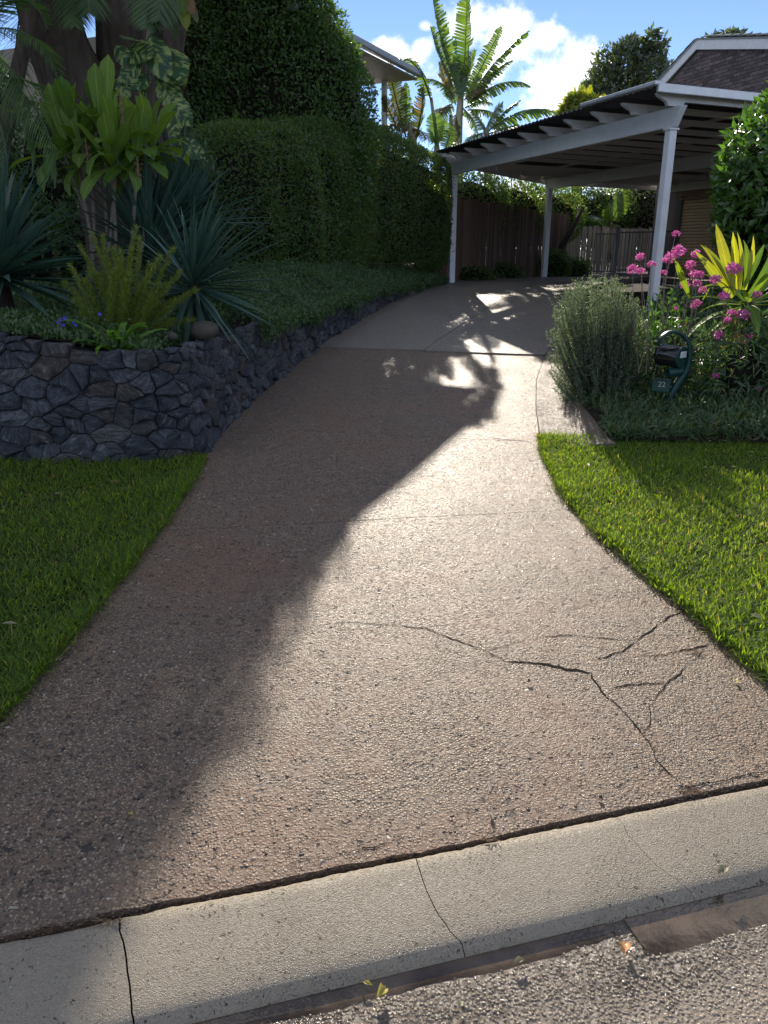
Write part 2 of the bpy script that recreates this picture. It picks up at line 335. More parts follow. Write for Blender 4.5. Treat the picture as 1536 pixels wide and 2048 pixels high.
M['dirt'] = pbr('dark_soil', (.02, .015, .012), (.05, .038, .028), .95, 30, bump=.01, spec=.2)
M['lawn_soil'] = pbr('lawn_thatch', (.025, .035, .012), (.06, .06, .025), .95, 60, bump=.01, spec=.15)
M['crack'] = pbr('crack_dirt', (.012, .01, .008), (.03, .025, .02), 1.0, 120, spec=.05)
def stonemat():
    m, t, out = newmat('blue_grey_wall_stone'); tc = t.n('ShaderNodeTexCoord').outputs['Object']; oi = t.n('ShaderNodeObjectInfo'); gi = t.n('ShaderNodeNewGeometry'); r = t.math('FRACT', t.math('ADD', oi.outputs['Random'], gi.outputs['Random Per Island']))
    ax = t.n('ShaderNodeCombineXYZ', i_X=t.math('MULTIPLY_ADD', r, 2.0, -1.0), i_Y=t.math('MULTIPLY_ADD', t.math('FRACT', t.math('MULTIPLY', r, 7.7)), 2.0, -1.0), i_Z=.6)
    vr = t.n('ShaderNodeVectorRotate', i_Vector=tc, i_Axis=ax.outputs[0]); t.link(t.math('MULTIPLY', r, 6.28), vr.inputs['Angle'])
    mp = t.n('ShaderNodeMapping', i_Vector=vr.outputs[0], i_Scale=(1, 1, 4.5))
    n1 = t.n('ShaderNodeTexNoise', i_Vector=mp.outputs[0], i_Scale=15.0, i_Detail=9.0, i_Roughness=.78)
    n2 = t.n('ShaderNodeTexNoise', i_Vector=tc, i_Scale=26.0, i_Detail=8.0, i_Roughness=.75)
    f2 = t.math('FRACT', t.math('MULTIPLY', r, 13.1))
    base = t.ramp(f2, [(0, (.036, .042, .053)), (.4, (.062, .069, .083)), (.65, (.1, .104, .115)), (.78, (.085, .07, .062)), (.9, (.048, .056, .062)), (1, (.15, .145, .14))])
    col = t.mix(t.smooth(n1.outputs[0], .38, .64), t.mix(1.0, base, (.38, .4, .45), 'MULTIPLY'), t.mix(1.0, base, (1.7, 1.7, 1.7), 'MULTIPLY'))  # streaks, and relief shading put into the colour: hollows dark, ridges pale
    col = t.mix(t.math('MULTIPLY', t.smooth(n1.outputs[0], .58, .66), .75), col, (.36, .37, .39)); col = t.mix(t.math('MULTIPLY', t.smooth(n2.outputs[0], .55, .7), .35), col, (.12, .09, .065))
    p = t.n('ShaderNodeBsdfPrincipled', i_Base_Color=col); t.link(t.math('MULTIPLY_ADD', n2.outputs[0], .4, .35), p.inputs['Roughness'])
    b = t.n('ShaderNodeBump', i_Strength=1.0, i_Distance=.026, i_Height=t.math('ADD', t.math('MULTIPLY', n1.outputs[0], 1.3), t.math('MULTIPLY', n2.outputs[0], .8))); t.link(b.outputs[0], p.inputs['Normal'])
    t.link(p.outputs[0], out.inputs[0]); return m
M['stone'] = stonemat()
M['mortar'] = pbr('wall_core_earth', (.012, .012, .012), (.035, .032, .03), .95, 30, spec=.1)
M['boulder'] = pbr('boulder_stone', (.045, .04, .03), (.1, .085, .065), .85, 9, bump=.012)
M['white'] = pbr('weathered_white_paint', (.66, .65, .63), (.78, .78, .77), .45, 6, stain=((.42, .38, .33), 5, .66, .8), bump=.0008, bscale=40)
M['whitepost'] = pbr('post_white_paint', (.7, .71, .72), (.8, .81, .82), .4, 5, stain=((.5, .47, .43), 4, .68, .85))
M['rafter'] = pbr('rafter_white_paint', (.74, .72, .69), (.82, .8, .77), .5, 6, stain=((.36, .32, .28), 4, .62, .8))
M['roofsheet'] = pbr('corrugated_sheet', (.05, .05, .055), (.09, .09, .095), .5, 4, metal=.2, stain=((.2, .17, .14), 3, .6, .8))
M['galv'] = pbr('galvanised_flashing', (.5, .53, .55), (.66, .68, .7), .35, 6, metal=.35)
M['fence'] = pbr('brown_paling', (.09, .055, .04), (.17, .11, .08), .85, 6, stretch=(14, 14, 1), bump=.004, objrand=.35)
M['fencegrey'] = pbr('weathered_paling', (.26, .23, .19), (.4, .36, .31), .85, 6, stretch=(14, 14, 1), bump=.004, objrand=.3)
M['blackmetal'] = pbr('black_metal', (.012, .012, .014), (.02, .02, .022), .35)
M['brick'] = pbr('dark_brick', (.095, .07, .068), (.15, .115, .11), .85, 18, bump=.003, objrand=.45)
M['brickmortar'] = pbr('brick_mortar', (.1, .085, .08), (.14, .12, .115), .9, 20)
M['rooftile'] = pbr('grey_roof_tile', (.17, .18, .17), (.27, .28, .26), .75, 8, bump=.003, objrand=.25)
M['doorslat'] = pbr('cream_door_slat', (.66, .46, .25), (.74, .53, .3), .5, 5, objrand=.06)
M['timber'] = pbr('brown_timber', (.22, .13, .07), (.34, .21, .12), .7, 6, stretch=(1, 1, 10))
M['weather'] = pbr('white_weatherboard', (.66, .67, .67), (.76, .77, .77), .55, 4)
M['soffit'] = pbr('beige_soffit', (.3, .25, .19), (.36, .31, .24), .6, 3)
M['gutter'] = pbr('grey_gutter', (.22, .25, .25), (.3, .33, .33), .4, 5)
M['glass'] = pbr('dark_window_glass', (.02, .025, .03), (.03, .035, .04), .06, 2, spec=.6)
M['bark'] = pbr('grey_brown_bark', (.05, .04, .03), (.16, .125, .095), .95, 5, 8, bump=.05, bscale=7, stretch=(3.2, 3.2, .45), spec=.2)
M['darkbark'] = pbr('dark_bark', (.03, .023, .018), (.08, .06, .045), .95, 9, bump=.02, stretch=(3, 3, .6), spec=.2)
M['stem'] = pbr('pale_stem', (.16, .13, .1), (.28, .23, .18), .8, 12, stretch=(1, 1, 5), bump=.004)
M['bstem'] = pbr('banana_stem', (.2, .2, .11), (.38, .34, .22), .6, 5, stretch=(4, 4, .5), stain=((.13, .08, .05), 4, .5, .7))
M['core'] = pbr('foliage_core_shade', (.012, .011, .008), (.03, .026, .018), 1, 20, spec=.05)  # near-black fill for the solid cores: shade inside foliage put into colour
M['mail'] = pbr('dark_green_plastic', (.007, .036, .028), (.01, .05, .04), .22, 6, rr=.05, spec=.55)
M['mailmatte'] = pbr('dark_green_plastic_matt', (.009, .042, .034), (.012, .054, .044), .42, 6, spec=.4)
M['blackgloss'] = pbr('black_plastic', (.008, .01, .01), (.012, .014, .014), .16, 5, rr=.04, spec=.6)
M['label'] = pbr('white_sticker', (.72, .73, .74), (.8, .8, .8), .5)
M['ink'] = pbr('grey_ink', (.12, .12, .13), (.16, .16, .17), .6)
M['brass'] = pbr('number_paint', (.34, .3, .2), (.42, .38, .27), .5)
# leaves
M['hedge'] = leafmat('hedge_leaf', (.04, .085, .026), (.1, .155, .045), tr=(3.2, 3.0, .9), amt=.4, rough=.42, dry=(.12, .08, .02), dryamt=.02)
M['tallhedge'] = leafmat('tall_hedge_leaf', (.035, .08, .022), (.095, .16, .042), tr=(3.0, 3.0, .9), amt=.4, rough=.4)
M['privet'] = leafmat('broad_glossy_leaf', (.035, .08, .018), (.085, .15, .03), amt=.34, rough=.34, spec=.6)
M['farleaf'] = leafmat('far_tree_leaf', (.04, .055, .03), (.09, .105, .055), amt=.3, rough=.35, spec=.6)
M['canopy'] = leafmat('canopy_leaf', (.03, .065, .02), (.07, .12, .03), amt=.3, rough=.5)
M['cover'] = leafmat('groundcover_leaf', (.04, .08, .03), (.085, .135, .05), amt=.25, rough=.5)
M['covergrass'] = leafmat('narrow_groundcover_leaf', (.04, .075, .033), (.09, .135, .06), amt=.3, rough=.5, dry=(.18, .13, .06), dryamt=.05)
M['yucca'] = leafmat('blue_green_blade', (.035, .08, .066), (.065, .125, .1), tr=(1.6, 2.2, 1.4), amt=.12, rough=.45, spec=.5, rib=.004)
M['strap'] = leafmat('strap_leaf', (.09, .17, .03), (.18, .27, .055), tr=(2.2, 2.2, .7), amt=.3, rough=.55, spec=.25, rib=.006)
M['yellowleaf'] = leafmat('yellow_green_leaf', (.08, .15, .025), (.24, .26, .04), tr=(2.7, 2.4, .5), amt=.45, rough=.5, rib=.004)
M['dryleaf'] = leafmat('dry_hanging_leaf', (.22, .14, .045), (.34, .23, .075), tr=(1.1, 1.0, .7), amt=.25, rough=.6)
M['banana'] = leafmat('banana_leaf', (.03, .065, .018), (.085, .14, .028), tr=(3.4, 3.4, 1.0), amt=.36, rough=.32, spec=.6, rib=.015)
M['bananabrown'] = leafmat('banana_leaf_browning', (.04, .065, .02), (.1, .095, .028), tr=(2.2, 2.2, .8), amt=.3, rough=.5, dry=(.2, .11, .045), dryamt=.12)
M['palm'] = leafmat('palm_leaflet', (.05, .09, .04), (.1, .15, .055), amt=.3, rough=.4)
M['fern'] = leafmat('fern_leaf', (.09, .19, .025), (.17, .3, .04), tr=(2.4, 2.6, .8), amt=.4, rough=.5)
M['feather'] = leafmat('feathery_leaf', (.09, .14, .02), (.2, .24, .045), tr=(2.6, 2.4, .8), amt=.4, rough=.5)
M['tip'] = leafmat('pale_shoot', (.25, .28, .1), (.4, .4, .18), tr=(1.8, 1.8, 1), amt=.4, rough=.5)
M['rosemary'] = leafmat('rosemary_needle', (.1, .135, .085), (.2, .24, .16), tr=(2.0, 2.2, 1.3), amt=.3, rough=.5)
M['grassdark'] = leafmat('grass_blade_lawn', (.05, .09, .026), (.155, .225, .045), tr=(3.4, 3.3, .6), amt=.54, rough=.62, spec=.3, dry=(.3, .24, .12), dryamt=.03)
M['pink'] = leafmat('pink_petal', (.55, .1, .34), (.75, .24, .52), tr=(1.4, 1.3, 1.4), amt=.4, rough=.5)
M['blue'] = leafmat('blue_petal', (.07, .07, .5), (.12, .1, .62), tr=(1.2, 1.2, 1.3), amt=.3, rough=.5)
M['litter_y'] = leafmat('fallen_yellow_leaf', (.42, .36, .06), (.5, .42, .1), tr=(1.4, 1.3, .8), amt=.25, rough=.4)
M['litter_b'] = leafmat('fallen_brown_leaf', (.2, .1, .04), (.34, .18, .08), tr=(1.4, 1.2, .9), amt=.2, rough=.6)
M['litter_o'] = leafmat('fallen_orange_leaf', (.5, .24, .07), (.6, .3, .1), tr=(1.4, 1.2, .9), amt=.25, rough=.5)
M['litter_g'] = leafmat('fallen_grey_leaf', (.24, .23, .13), (.32, .3, .18), tr=(1.4, 1.2, .9), amt=.2, rough=.6)
M['litter_d'] = leafmat('fallen_dark_leaf', (.03, .022, .016), (.06, .04, .025), amt=.1, rough=.6)
M['twig'] = pbr('dry_twig', (.13, .08, .045), (.3, .2, .12), .85, 30)
def variegated():
    m, t, out = newmat('variegated_leaf'); tc = t.n('ShaderNodeTexCoord').outputs['Object']; sx = t.n('ShaderNodeSeparateXYZ', i_Vector=tc)
    ax = t.math('ABSOLUTE', sx.outputs[0]); q = t.math('SUBTRACT', sx.outputs[1], t.math('MULTIPLY', ax, .8)); oi = t.n('ShaderNodeObjectInfo')
    cv = t.n('ShaderNodeCombineXYZ', i_X=t.math('MULTIPLY', q, 17.0), i_Y=t.math('MULTIPLY', sx.outputs[0], 11.0), i_Z=t.math('MULTIPLY', oi.outputs['Random'], 50.0))
    nz = t.n('ShaderNodeTexNoise', i_Vector=cv.outputs[0], i_Scale=1.0, i_Detail=3.0)
    col = t.mix(t.smooth(nz.outputs[0], .44, .62), (.03, .085, .03), (.3, .36, .12))
    p = t.n('ShaderNodeBsdfPrincipled', i_Base_Color=col, i_Roughness=.4); tl = t.n('ShaderNodeBsdfTranslucent', i_Color=t.mix(1.0, col, (1.6, 1.7, .9), 'MULTIPLY'))
    mx = t.n('ShaderNodeMixShader', i_0=.3); t.link(p.outputs[0], mx.inputs[1]); t.link(tl.outputs[0], mx.inputs[2]); t.link(mx.outputs[0], out.inputs[0]); return m
M['varieg'] = variegated()
def pebblemat():
    m, t, out = newmat('road_pebble'); g = t.n('ShaderNodeNewGeometry')
    col = t.ramp(g.outputs['Random Per Island'], [(0, (.2, .16, .12)), (.5, (.3, .245, .185)), (.85, (.42, .36, .28)), (1, (.24, .16, .11))])
    tc = t.n('ShaderNodeTexCoord').outputs['Object']; sxyz = t.n('ShaderNodeSeparateXYZ', i_Vector=tc)
    nz = t.n('ShaderNodeTexNoise', i_Vector=tc, i_Scale=5.0, i_Detail=4.0)
    s_ = t.math('ADD', t.math('MULTIPLY', t.math('SUBTRACT', sxyz.outputs[0], float(K0[0])), float(KN[0])), t.math('MULTIPLY', t.math('SUBTRACT', sxyz.outputs[1], float(K0[1])), float(KN[1])))
    s_ = t.math('ADD', s_, t.math('MULTIPLY', t.math('SUBTRACT', nz.outputs[0], .5), .3)); wf = t.smooth(s_, -.66, -.46)
    p = t.n('ShaderNodeBsdfPrincipled', i_Base_Color=t.mix(t.math('MULTIPLY', wf, .5), col, (.05, .04, .03))); t.link(t.math('MULTIPLY_ADD', wf, -.36, .52), p.inputs['Roughness'])
    t.link(p.outputs[0], out.inputs[0]); return m
M['pebble'] = pebblemat()
def chipmat():
    m, t, out = newmat('exposed_stone'); g = t.n('ShaderNodeNewGeometry'); r = g.outputs['Random Per Island']
    col = t.ramp(r, [(0, (.025, .023, .022)), (.3, (.06, .052, .045)), (.45, (.17, .13, .1)), (.7, (.32, .25, .19)), (.86, (.5, .44, .37)), (.93, (.27, .12, .07)), (1, (.12, .14, .13))])
    p = t.n('ShaderNodeBsdfPrincipled', i_Base_Color=col); t.link(t.math('MULTIPLY_ADD', t.math('FRACT', t.math('MULTIPLY', r, 9.7)), .4, .22), p.inputs['Roughness']); t.link(p.outputs[0], out.inputs[0]); return m
M['chip'] = chipmat()
# ------------------------------------------------------------------ ground, road, kerb, driveway
def sxy(s, u): return K0+KN*s+KD*u            # a point from its distance behind the kerb and along it
def kerb_u(x, y): return (x-K0[0])*KD[0]+(y-K0[1])*KD[1]
xs = np.concatenate([np.linspace(-400, -14, 20), np.linspace(-12, 14, 60), np.linspace(16, 400, 20)])
ys = np.concatenate([np.linspace(-300, -4, 12), np.linspace(-3, 30, 90), np.linspace(33, 700, 24)])
XX, YY = np.meshgrid(xs, ys); ZZ = G(XX, YY)-.09; SD_ = S(XX, YY); ZZ = np.where(SD_ < .02, np.minimum(ZZ, -.09), ZZ)
ZZ = np.where((SD_ > .02) & (SD_ < .6), ZZ, ZZ)
tag(grid('ground', np.stack([XX, YY, ZZ], 2), M['dirt']), kind='structure')
RZ0 = .068
# road: finer near the camera
us = np.concatenate([[-60, -20, -6], np.linspace(-2, 4, 60), [8, 25, 60]]); ss = np.concatenate([[-9, -4, -2], np.linspace(-1.4, -.33, 30), [-.25]])
P = np.zeros((len(ss), len(us), 3))
for i, s in enumerate(ss):
    for j, u in enumerate(us):
        P[i, j, :2] = sxy(s, u); P[i, j, 2] = RZ0+.012*min(1, max(0, (-s-.3)/.8))+.003*mn.noise((u*3, s*3, 0))*(-1.5 < s < -.4)
tag(grid('road', P, M['road']), kind='structure')
# wet gutter film, thin and flat, in two stretches, and the smooth wet channel floor
M['water'] = None
m, t, out = newmat('wet_gutter'); tc_ = t.n('ShaderNodeTexCoord').outputs['Object']
nz_ = t.n('ShaderNodeTexNoise', i_Vector=tc_, i_Scale=9.0, i_Detail=5.0); n2_ = t.n('ShaderNodeTexNoise', i_Vector=tc_, i_Scale=70.0, i_Detail=3.0)
p_ = t.n('ShaderNodeBsdfPrincipled', i_Base_Color=t.ramp(nz_.outputs[0], [(.35, (.05, .034, .02)), (.65, (.12, .085, .056))])); t.link(t.math('MULTIPLY_ADD', nz_.outputs[0], .24, .03), p_.inputs['Roughness'])
b_ = t.n('ShaderNodeBump', i_Strength=1.0, i_Distance=.0012, i_Height=n2_.outputs[0]); t.link(b_.outputs[0], p_.inputs['Normal']); t.link(p_.outputs[0], out.inputs[0]); M['water'] = m
def gutter(name, u0, u1, s0f, z, kind='structure'):
    P = []
    for u in np.linspace(u0, u1, 60):
        row = []
        for k in range(5):
            f = k/4; s = -.285+(s0f(u)+.285)*f
            row.append((*sxy(s, u), RZ0+(z+.0007*mn.noise((u*6, s*9, 3)) if k < 4 else -.004)))
        P.append(row)
    return tag(grid(name, np.array(P).transpose(1, 0, 2), M['water']), kind=kind)
gutter('gutter_water', -1.5, 1.42, lambda u: -.345-.02*mn.noise((u*3, 0, 0))-.012*mn.noise((u*13, 0, 0))-.006*mn.noise((u*41, 0, 0)), .0035)
gutter('gutter_channel', 1.47, 3.4, lambda u: -.42-.02*mn.noise((u*3, 1, 0))-.012*mn.noise((u*17, 1, 0)), .0045)

# kerb: a roll-over layback in segments between wandering cracks
kerb = bpy.data.objects.new('kerb', None); COL.objects.link(kerb); kerb['kind'] = 'structure'
prof = [(.0, .06), (0, .114), (-.012, .12), (-.08, .117), (-.16, .111), (-.22, .105), (-.255, .0995), (-.275, .092), (-.288, .078), (-.295, .055), (-.297, -.0)]
def px_u(px, py, z):
    q = zpl(px, py, z); return kerb_u(q[0], q[1])
crk = [[px_u(235, 1852, .12), px_u(248, 1935, .11), px_u(258, 2030, .105), px_u(266, 2100, .09)],
       [px_u(832, 1716, .12), px_u(848, 1770, .115), px_u(872, 1820, .1), px_u(905, 1885, .03)],
       [px_u(1232, 1630, .12), px_u(1265, 1685, .11), px_u(1300, 1725, .09), px_u(1340, 1765, .04)]]
def crack_u(k, f, seed):
    if k < 0: return -5.0
    if k > 2: return 7.0
    a = crk[k]; return float(np.interp(f, [0, .35, .7, 1], a))+.006*mn.noise((f*9, k*7, 0))+.003*mn.noise((f*31, k*7, 2))
edge_n = lambda u: .006*mn.noise((u*4, 0, 9))+.004*mn.noise((u*17, 0, 5))+.003*mn.noise((u*53, 0, 5))
fine_prof = []
for (a, b) in zip(prof[:-1], prof[1:]):
    for q in (0, .5): fine_prof.append((a[0]+(b[0]-a[0])*q, a[1]+(b[1]-a[1])*q))
fine_prof.append(prof[-1])
for k in range(4):
    rows = []
    for (s, z) in fine_prof:
        f = min(1, max(0, -s/.285)); row = []
        gap = (.002, .0012, .0006)
        ua = crack_u(k-1, f, 0)+(gap[k-1] if 0 < k else 0); ub = crack_u(k, f, 0)-(gap[k] if k < 3 else 0)
        nu = 160
        for j in range(nu+1):
            u = ua+(ub-ua)*j/nu; ds = edge_n(u) if s > -.02 else 0
            row.append((*sxy(s+ds-.006*(s > -.02), u), z+.0005*mn.noise((u*7, s*20, 4))))
        rows.append(row)
    o = grid('kerb_segment', np.array(rows)[::-1], M['kerb'], kerb)

drive = bpy.data.objects.new('driveway', None); COL.objects.link(drive); drive['kind'] = 'structure'
def slab(name, m, a0, b0, a1, b1, t0=lambda v: 0.0, t1=lambda v: 1.0, lift=0, nr=40, nc=50, e0=None, gap=.003, thick=.12):
    """slab between near row (a0,b0 = left y, right y) and far row (a1,b1), trimmed across to t0..t1"""
    P = np.zeros((nr+1, nc+1, 3))
    for i in range(nr+1):
        v = i/nr; yl, yr = a0+(a1-a0)*v, b0+(b1-b0)*v; xl, xr = float(Lx(yl)), float(Rx(yr))
        for j in range(nc+1):
            tt = t0(v)+(t1(v)-t0(v))*j/nc; x, y = xl+(xr-xl)*tt, yl+(yr-yl)*tt
            if e0 and i == 0: x, y = sxy(.012+e0(kerb_u(x, y)), kerb_u(x, y))
            if i == 0 and not e0: y += gap+.002*mn.noise((x*30, 1, 0))
            if i == nr: y -= gap+.002*mn.noise((x*30, 2, 0))
            P[i, j] = (x, y, G(x, y)+lift+.004*mn.noise((x*1.3, y*1.3, 0))+(.0025*mn.noise((x*6, y*6, 1))))
    return grid(name, P, m, drive, thick=thick)
j1 = gnd(310, 1062), gnd(1150, 1020); j2 = gnd(420, 855), gnd(1078, 885); j3 = gnd(655, 697), gnd(1090, 712)
edge_d = lambda u: .011*max(-.4, mn.noise((u*2.2, 0, 19)))+.006*mn.noise((u*14, 0, 15))+.003*mn.noise((u*47, 0, 15))
slab('concrete_slab', M['drive'], 1.12, 2.12, j1[0][1], j1[1][1], nr=60, nc=170, e0=edge_d)
slab('concrete_slab', M['drive'], j1[0][1], j1[1][1], j2[0][1], j2[1][1])
slab('concrete_slab', M['drive'], j2[0][1], j2[1][1], j3[0][1], j3[1][1])
tj = lambda v: .47+.22*min(1, v*1.15)
slab('concrete_slab', M['pad'], j3[0][1], j3[1][1], 21.5, 22.5, t1=lambda v: tj(v)-.0012, lift=.022)
slab('concrete_slab', M['pad'], j3[0][1], j3[1][1], 21.5, 22.5, t0=lambda v: tj(v)+.0012, lift=.018)
# joint along the kerb's back edge, where a thin strip of the slab has come away
P = []
for y in np.linspace(5.62, 10.3, 60):
    r = float(Rx(y))+.006; a = float(Ax(y)); P.append([(r+(a-r)*f, y, G(r, y)+.004+f*.03+.006*mn.noise((y*3, f*3, 7))) for f in np.linspace(0, 1, 14)])
grid('edge_strip', np.array(P), M['strip'], drive, thick=.1)
# cracks: narrow dirt-filled lines of uneven width
def crack(pts, wd, z=.002):
    q = [gnd(*p) for p in pts]; out = []
    for a, b in zip(q[:-1], q[1:]):
        n = max(2, int(np.linalg.norm(b-a)/.012))
        out += [a+(b-a)*i/n for i in range(n)]
    out.append(q[-1]); V = []; F = []; n = len(out)
    for i, c in enumerate(out):
        d = (out[min(i+1, n-1)]-out[max(i-1, 0)])[:2]; d /= max(1e-6, np.linalg.norm(d)); nn = np.array([-d[1], d[0]])
        off = .009*mn.noise(Vector(c)*13)+.007*mn.noise(Vector(c)*38); ww = wd*max(.42, .95+1.3*mn.noise(Vector(c)*11+Vector((3, 3, 3))))*min(1, .3+min(i, n-1-i)/6)
        for s in (-1, 1):
            x, y = c[:2]+nn*(off+s*ww/2); V.append((x, y, G(x, y)+z+.004*mn.noise((x*1.3, y*1.3, 0))+.0025*mn.noise((x*6, y*6, 1))))
    F = [(2*i, 2*i+1, 2*i+3, 2*i+2) for i in range(n-1)]
    link('crack', mesh('crack', V, F, M['crack']), drive)
for pts, wd in [
    ([(700, 1248), (800, 1252), (850, 1258), (905, 1280), (970, 1303)], .004), ([(1010, 1325), (1080, 1328), (1130, 1340), (1180, 1348)], .011),
    ([(970, 1303), (1020, 1290), (1060, 1280), (1120, 1272), (1200, 1278), (1275, 1284)], .004), ([(970, 1303), (1010, 1325)], .004),
    ([(1275, 1284), (1310, 1255), (1340, 1232), (1370, 1222)], .006), ([(1275, 1284), (1245, 1305), (1190, 1322)], .005),
    ([(1255, 1315), (1310, 1312), (1360, 1302), (1420, 1290)], .005), ([(1180, 1348), (1200, 1385), (1245, 1420), (1285, 1470)], .006),
    ([(1285, 1470), (1298, 1450), (1300, 1415), (1330, 1370), (1380, 1330), (1410, 1300)], .004), ([(1285, 1470), (1310, 1520), (1355, 1565)], .005),
    ([(1215, 1382), (1270, 1372), (1340, 1366)], .004), ([(600, 1260), (640, 1252), (700, 1248)], .003), ([(905, 868), (960, 872), (1005, 880), (1066, 884)], .006),
    ([(1360, 1586), (1420, 1570), (1536, 1545)], .006), ([(570, 1735), (680, 1710), (780, 1690)], .0035), ([(1080, 820), (1110, 832), (1150, 836)], .006)]:
    crack(pts, wd)

# ------------------------------------------------------------------ lawns and beds
def sheet(name, f0, f1, y0, y1, z, m, nx=40, ny=60):
    P = []
    for y in np.linspace(y0, y1, ny):
        a, b = f0(y), f1(y); P.append([(x, y, z(x, y)) for x in np.linspace(a, b, nx)])
    return tag(grid(name, np.array(P), m), kind='structure')
lz = lambda x, y: G(x, y)+.012+.012*mn.noise((x*1.5, y*1.5, 3))-(.2 if S(x, y) < .0 else 0)
# the two lawns end at the kerb's back edge: rows run parallel to it
def lawn(name, side):
    P = []
    for s in np.linspace(.0, 1, 60):
        row = []
        for f in np.linspace(0, 1, 60):
            if side < 0:
                y = (1.1+s*4.25); x = float(Lx(y))-.012-f*9; yk = K0[1]+.02+(x-K0[0])*KD[1]/KD[0]; y2 = yk+(5.35-yk)*s; x = float(Lx(y2))-.012-f*9
            else:
                y = 5.9; x = 0; yk = 2.05+.02; x0 = float(Rx(yk)); xx = x0+f*9; ykk = K0[1]+.02+(xx-K0[0])*KD[1]/KD[0]; y2 = ykk+(5.9-.25*f-ykk)*s; x = float(Rx(y2))+.012+f*9
            row.append((x, y2, lz(x, y2)))
        P.append(row)
    P = np.array(P)
    return tag(grid(name, P if side > 0 else P[:, ::-1], M['lawn_soil']), kind='structure')
lawn('lawn', -1); lawn('lawn', 1)
def blades(name, X, Y, m, L=.045, W=.0055, lean=.75):
    n = len(X); Z = np.array([lz(a, b) for a, b in zip(X, Y)]) if n < 5000 else G(X, Y)+.012
    P = np.stack([X, Y, Z], 1); a = rng.uniform(0, 6.283, n); ln = lean*np.abs(rng.normal(size=n))*.8+.15
    T = np.stack([np.cos(a)*ln, np.sin(a)*ln, np.ones(n)*.8], 1); N = np.stack([-np.cos(a), -np.sin(a), ln+.2], 1)
    clump = 1+.35*nz3(P, 5, 3)
    return tag(link(name, leaves(name, P, T, N, L*rng.uniform(.6, 1.35, n)*clump, W*rng.uniform(.7, 1.3, n), m, 'blade', bend=.35)), kind='stuff')
n = 85000; y = rng.uniform(1.1, 5.25, n); d = rng.uniform(0, 1, n)**1.35*3.2; x = Lx(y)+.025-d-.03*(rng.random(n)); ok = S(x, y) > .03
blades('lawn_grass', x[ok], y[ok], M['grassdark'])
n = 110000; y = rng.uniform(2.0, 5.9, n); d = rng.uniform(0, 1, n)**1.3*3.4; x = Rx(y)-.02+d+.03*(rng.random(n)); ok = (S(x, y) > .03)
blades('lawn_grass', x[ok], y[ok], M['grassdark'], L=.046)

y = rng.uniform(1.3, 5.2, 5000); x = Lx(y)-.005+.018*rng.normal(size=5000); ok = S(x, y) > .03; blades('lawn_edge_grass', x[ok], y[ok], M['grassdark'], L=.05, lean=1.3)
y = rng.uniform(2.2, 5.85, 5000); x = Rx(y)+.005+.018*rng.normal(size=5000)+.01*np.sin(y*9); ok = S(x, y) > .03; blades('lawn_edge_grass', x[ok], y[ok], M['grassdark'], L=.05, lean=1.3)
# the raised bed behind the wall and the low bed by the letterbox
def bed_z(x, y):
    e = float(Lx(y))-x
    return float(np.interp(y, [5, 8, 9.6, 14, 18, 30], [.97, .9, .9, .98, .95, 1.2]))+.16*min(1, max(0, e-.3)/1.2)+.03*mn.noise((x, y, 5))+.02*max(0, e-1.5)
sheet('garden_bed', lambda y: -14, lambda y: float(Lx(y))-.2, 5.35, 30, bed_z, M['dirt'], 60, 60)
def bed2_z(x, y):
    return float(np.interp(y, [5.5, 6.2, 8, 10, 12, 16, 22, 30], [.22, .27, .36, .46, .5, .52, .6, .8]))+.02*mn.noise((x*2, y*2, 5))+.03
sheet('garden_bed', lambda y: float(Ax(y))+.0, lambda y: 14.0, 5.72, 26, bed2_z, M['dirt'], 60, 50)

# ------------------------------------------------------------------ stone retaining wall, stone by stone
path = [(-6.5, 5.12), (-3, 5.16), (-1.75, 5.13), (-1.5, 5.16), (-1.36, 5.26), (-1.31, 5.42), (-1.31, 5.85)]
for yy in np.arange(6.2, 17.6, .4): path.append((float(Lx(yy))-.035, yy))
path = np.array(path); seg = np.linalg.norm(np.diff(path, axis=0), axis=1); cum = np.concatenate([[0], np.cumsum(seg)]); LEN = cum[-1]
def wall_at(s):
    s = min(max(s, 0), LEN-1e-4); x, y = np.interp(s, cum, path[:, 0]), np.interp(s, cum, path[:, 1])
    d = np.array([np.interp(s+.12, cum, path[:, 0])-np.interp(s-.12, cum, path[:, 0]), np.interp(s+.12, cum, path[:, 1])-np.interp(s-.12, cum, path[:, 1])]); d /= max(1e-6, np.linalg.norm(d))
    return x, y, np.array([d[1], -d[0]])
def wall_top(s):
    x, y, n = wall_at(s); return bed_z(x-.4*n[0], y-.4*n[1])+.015+.035*mn.noise((s*2.3, 0, 1))
def wall_base(s):
    x, y, n = wall_at(s); return float(G(x, y))-.03
def wpt(s, v, o):
    x, y, n = wall_at(s); zb, zt = wall_base(s), wall_top(s); H = max(.12, zt-zb); z = zb+v
    o2 = o-.10*v                                                   # the face leans back
    return (x+n[0]*o2, y+n[1]*o2, z)
wall = thing('stone_retaining_wall', (0, 0, 0), 'low dry stone retaining wall of blue grey rocks beside the shaded lawn and driveway', 'stone wall')
# earth core
P = []
for s in np.linspace(0, LEN, 90):
    h_ = max(.1, wall_top(s)-wall_base(s))
    q = [wpt(s, 0, .02), wpt(s, h_*.5, .02), wpt(s, h_-.03, .015), wpt(s, h_-.03, -.3)]; P.append(q)
grid('wall_core', np.array(P).transpose(1, 0, 2)[::-1], M['mortar'], wall, smooth=False)
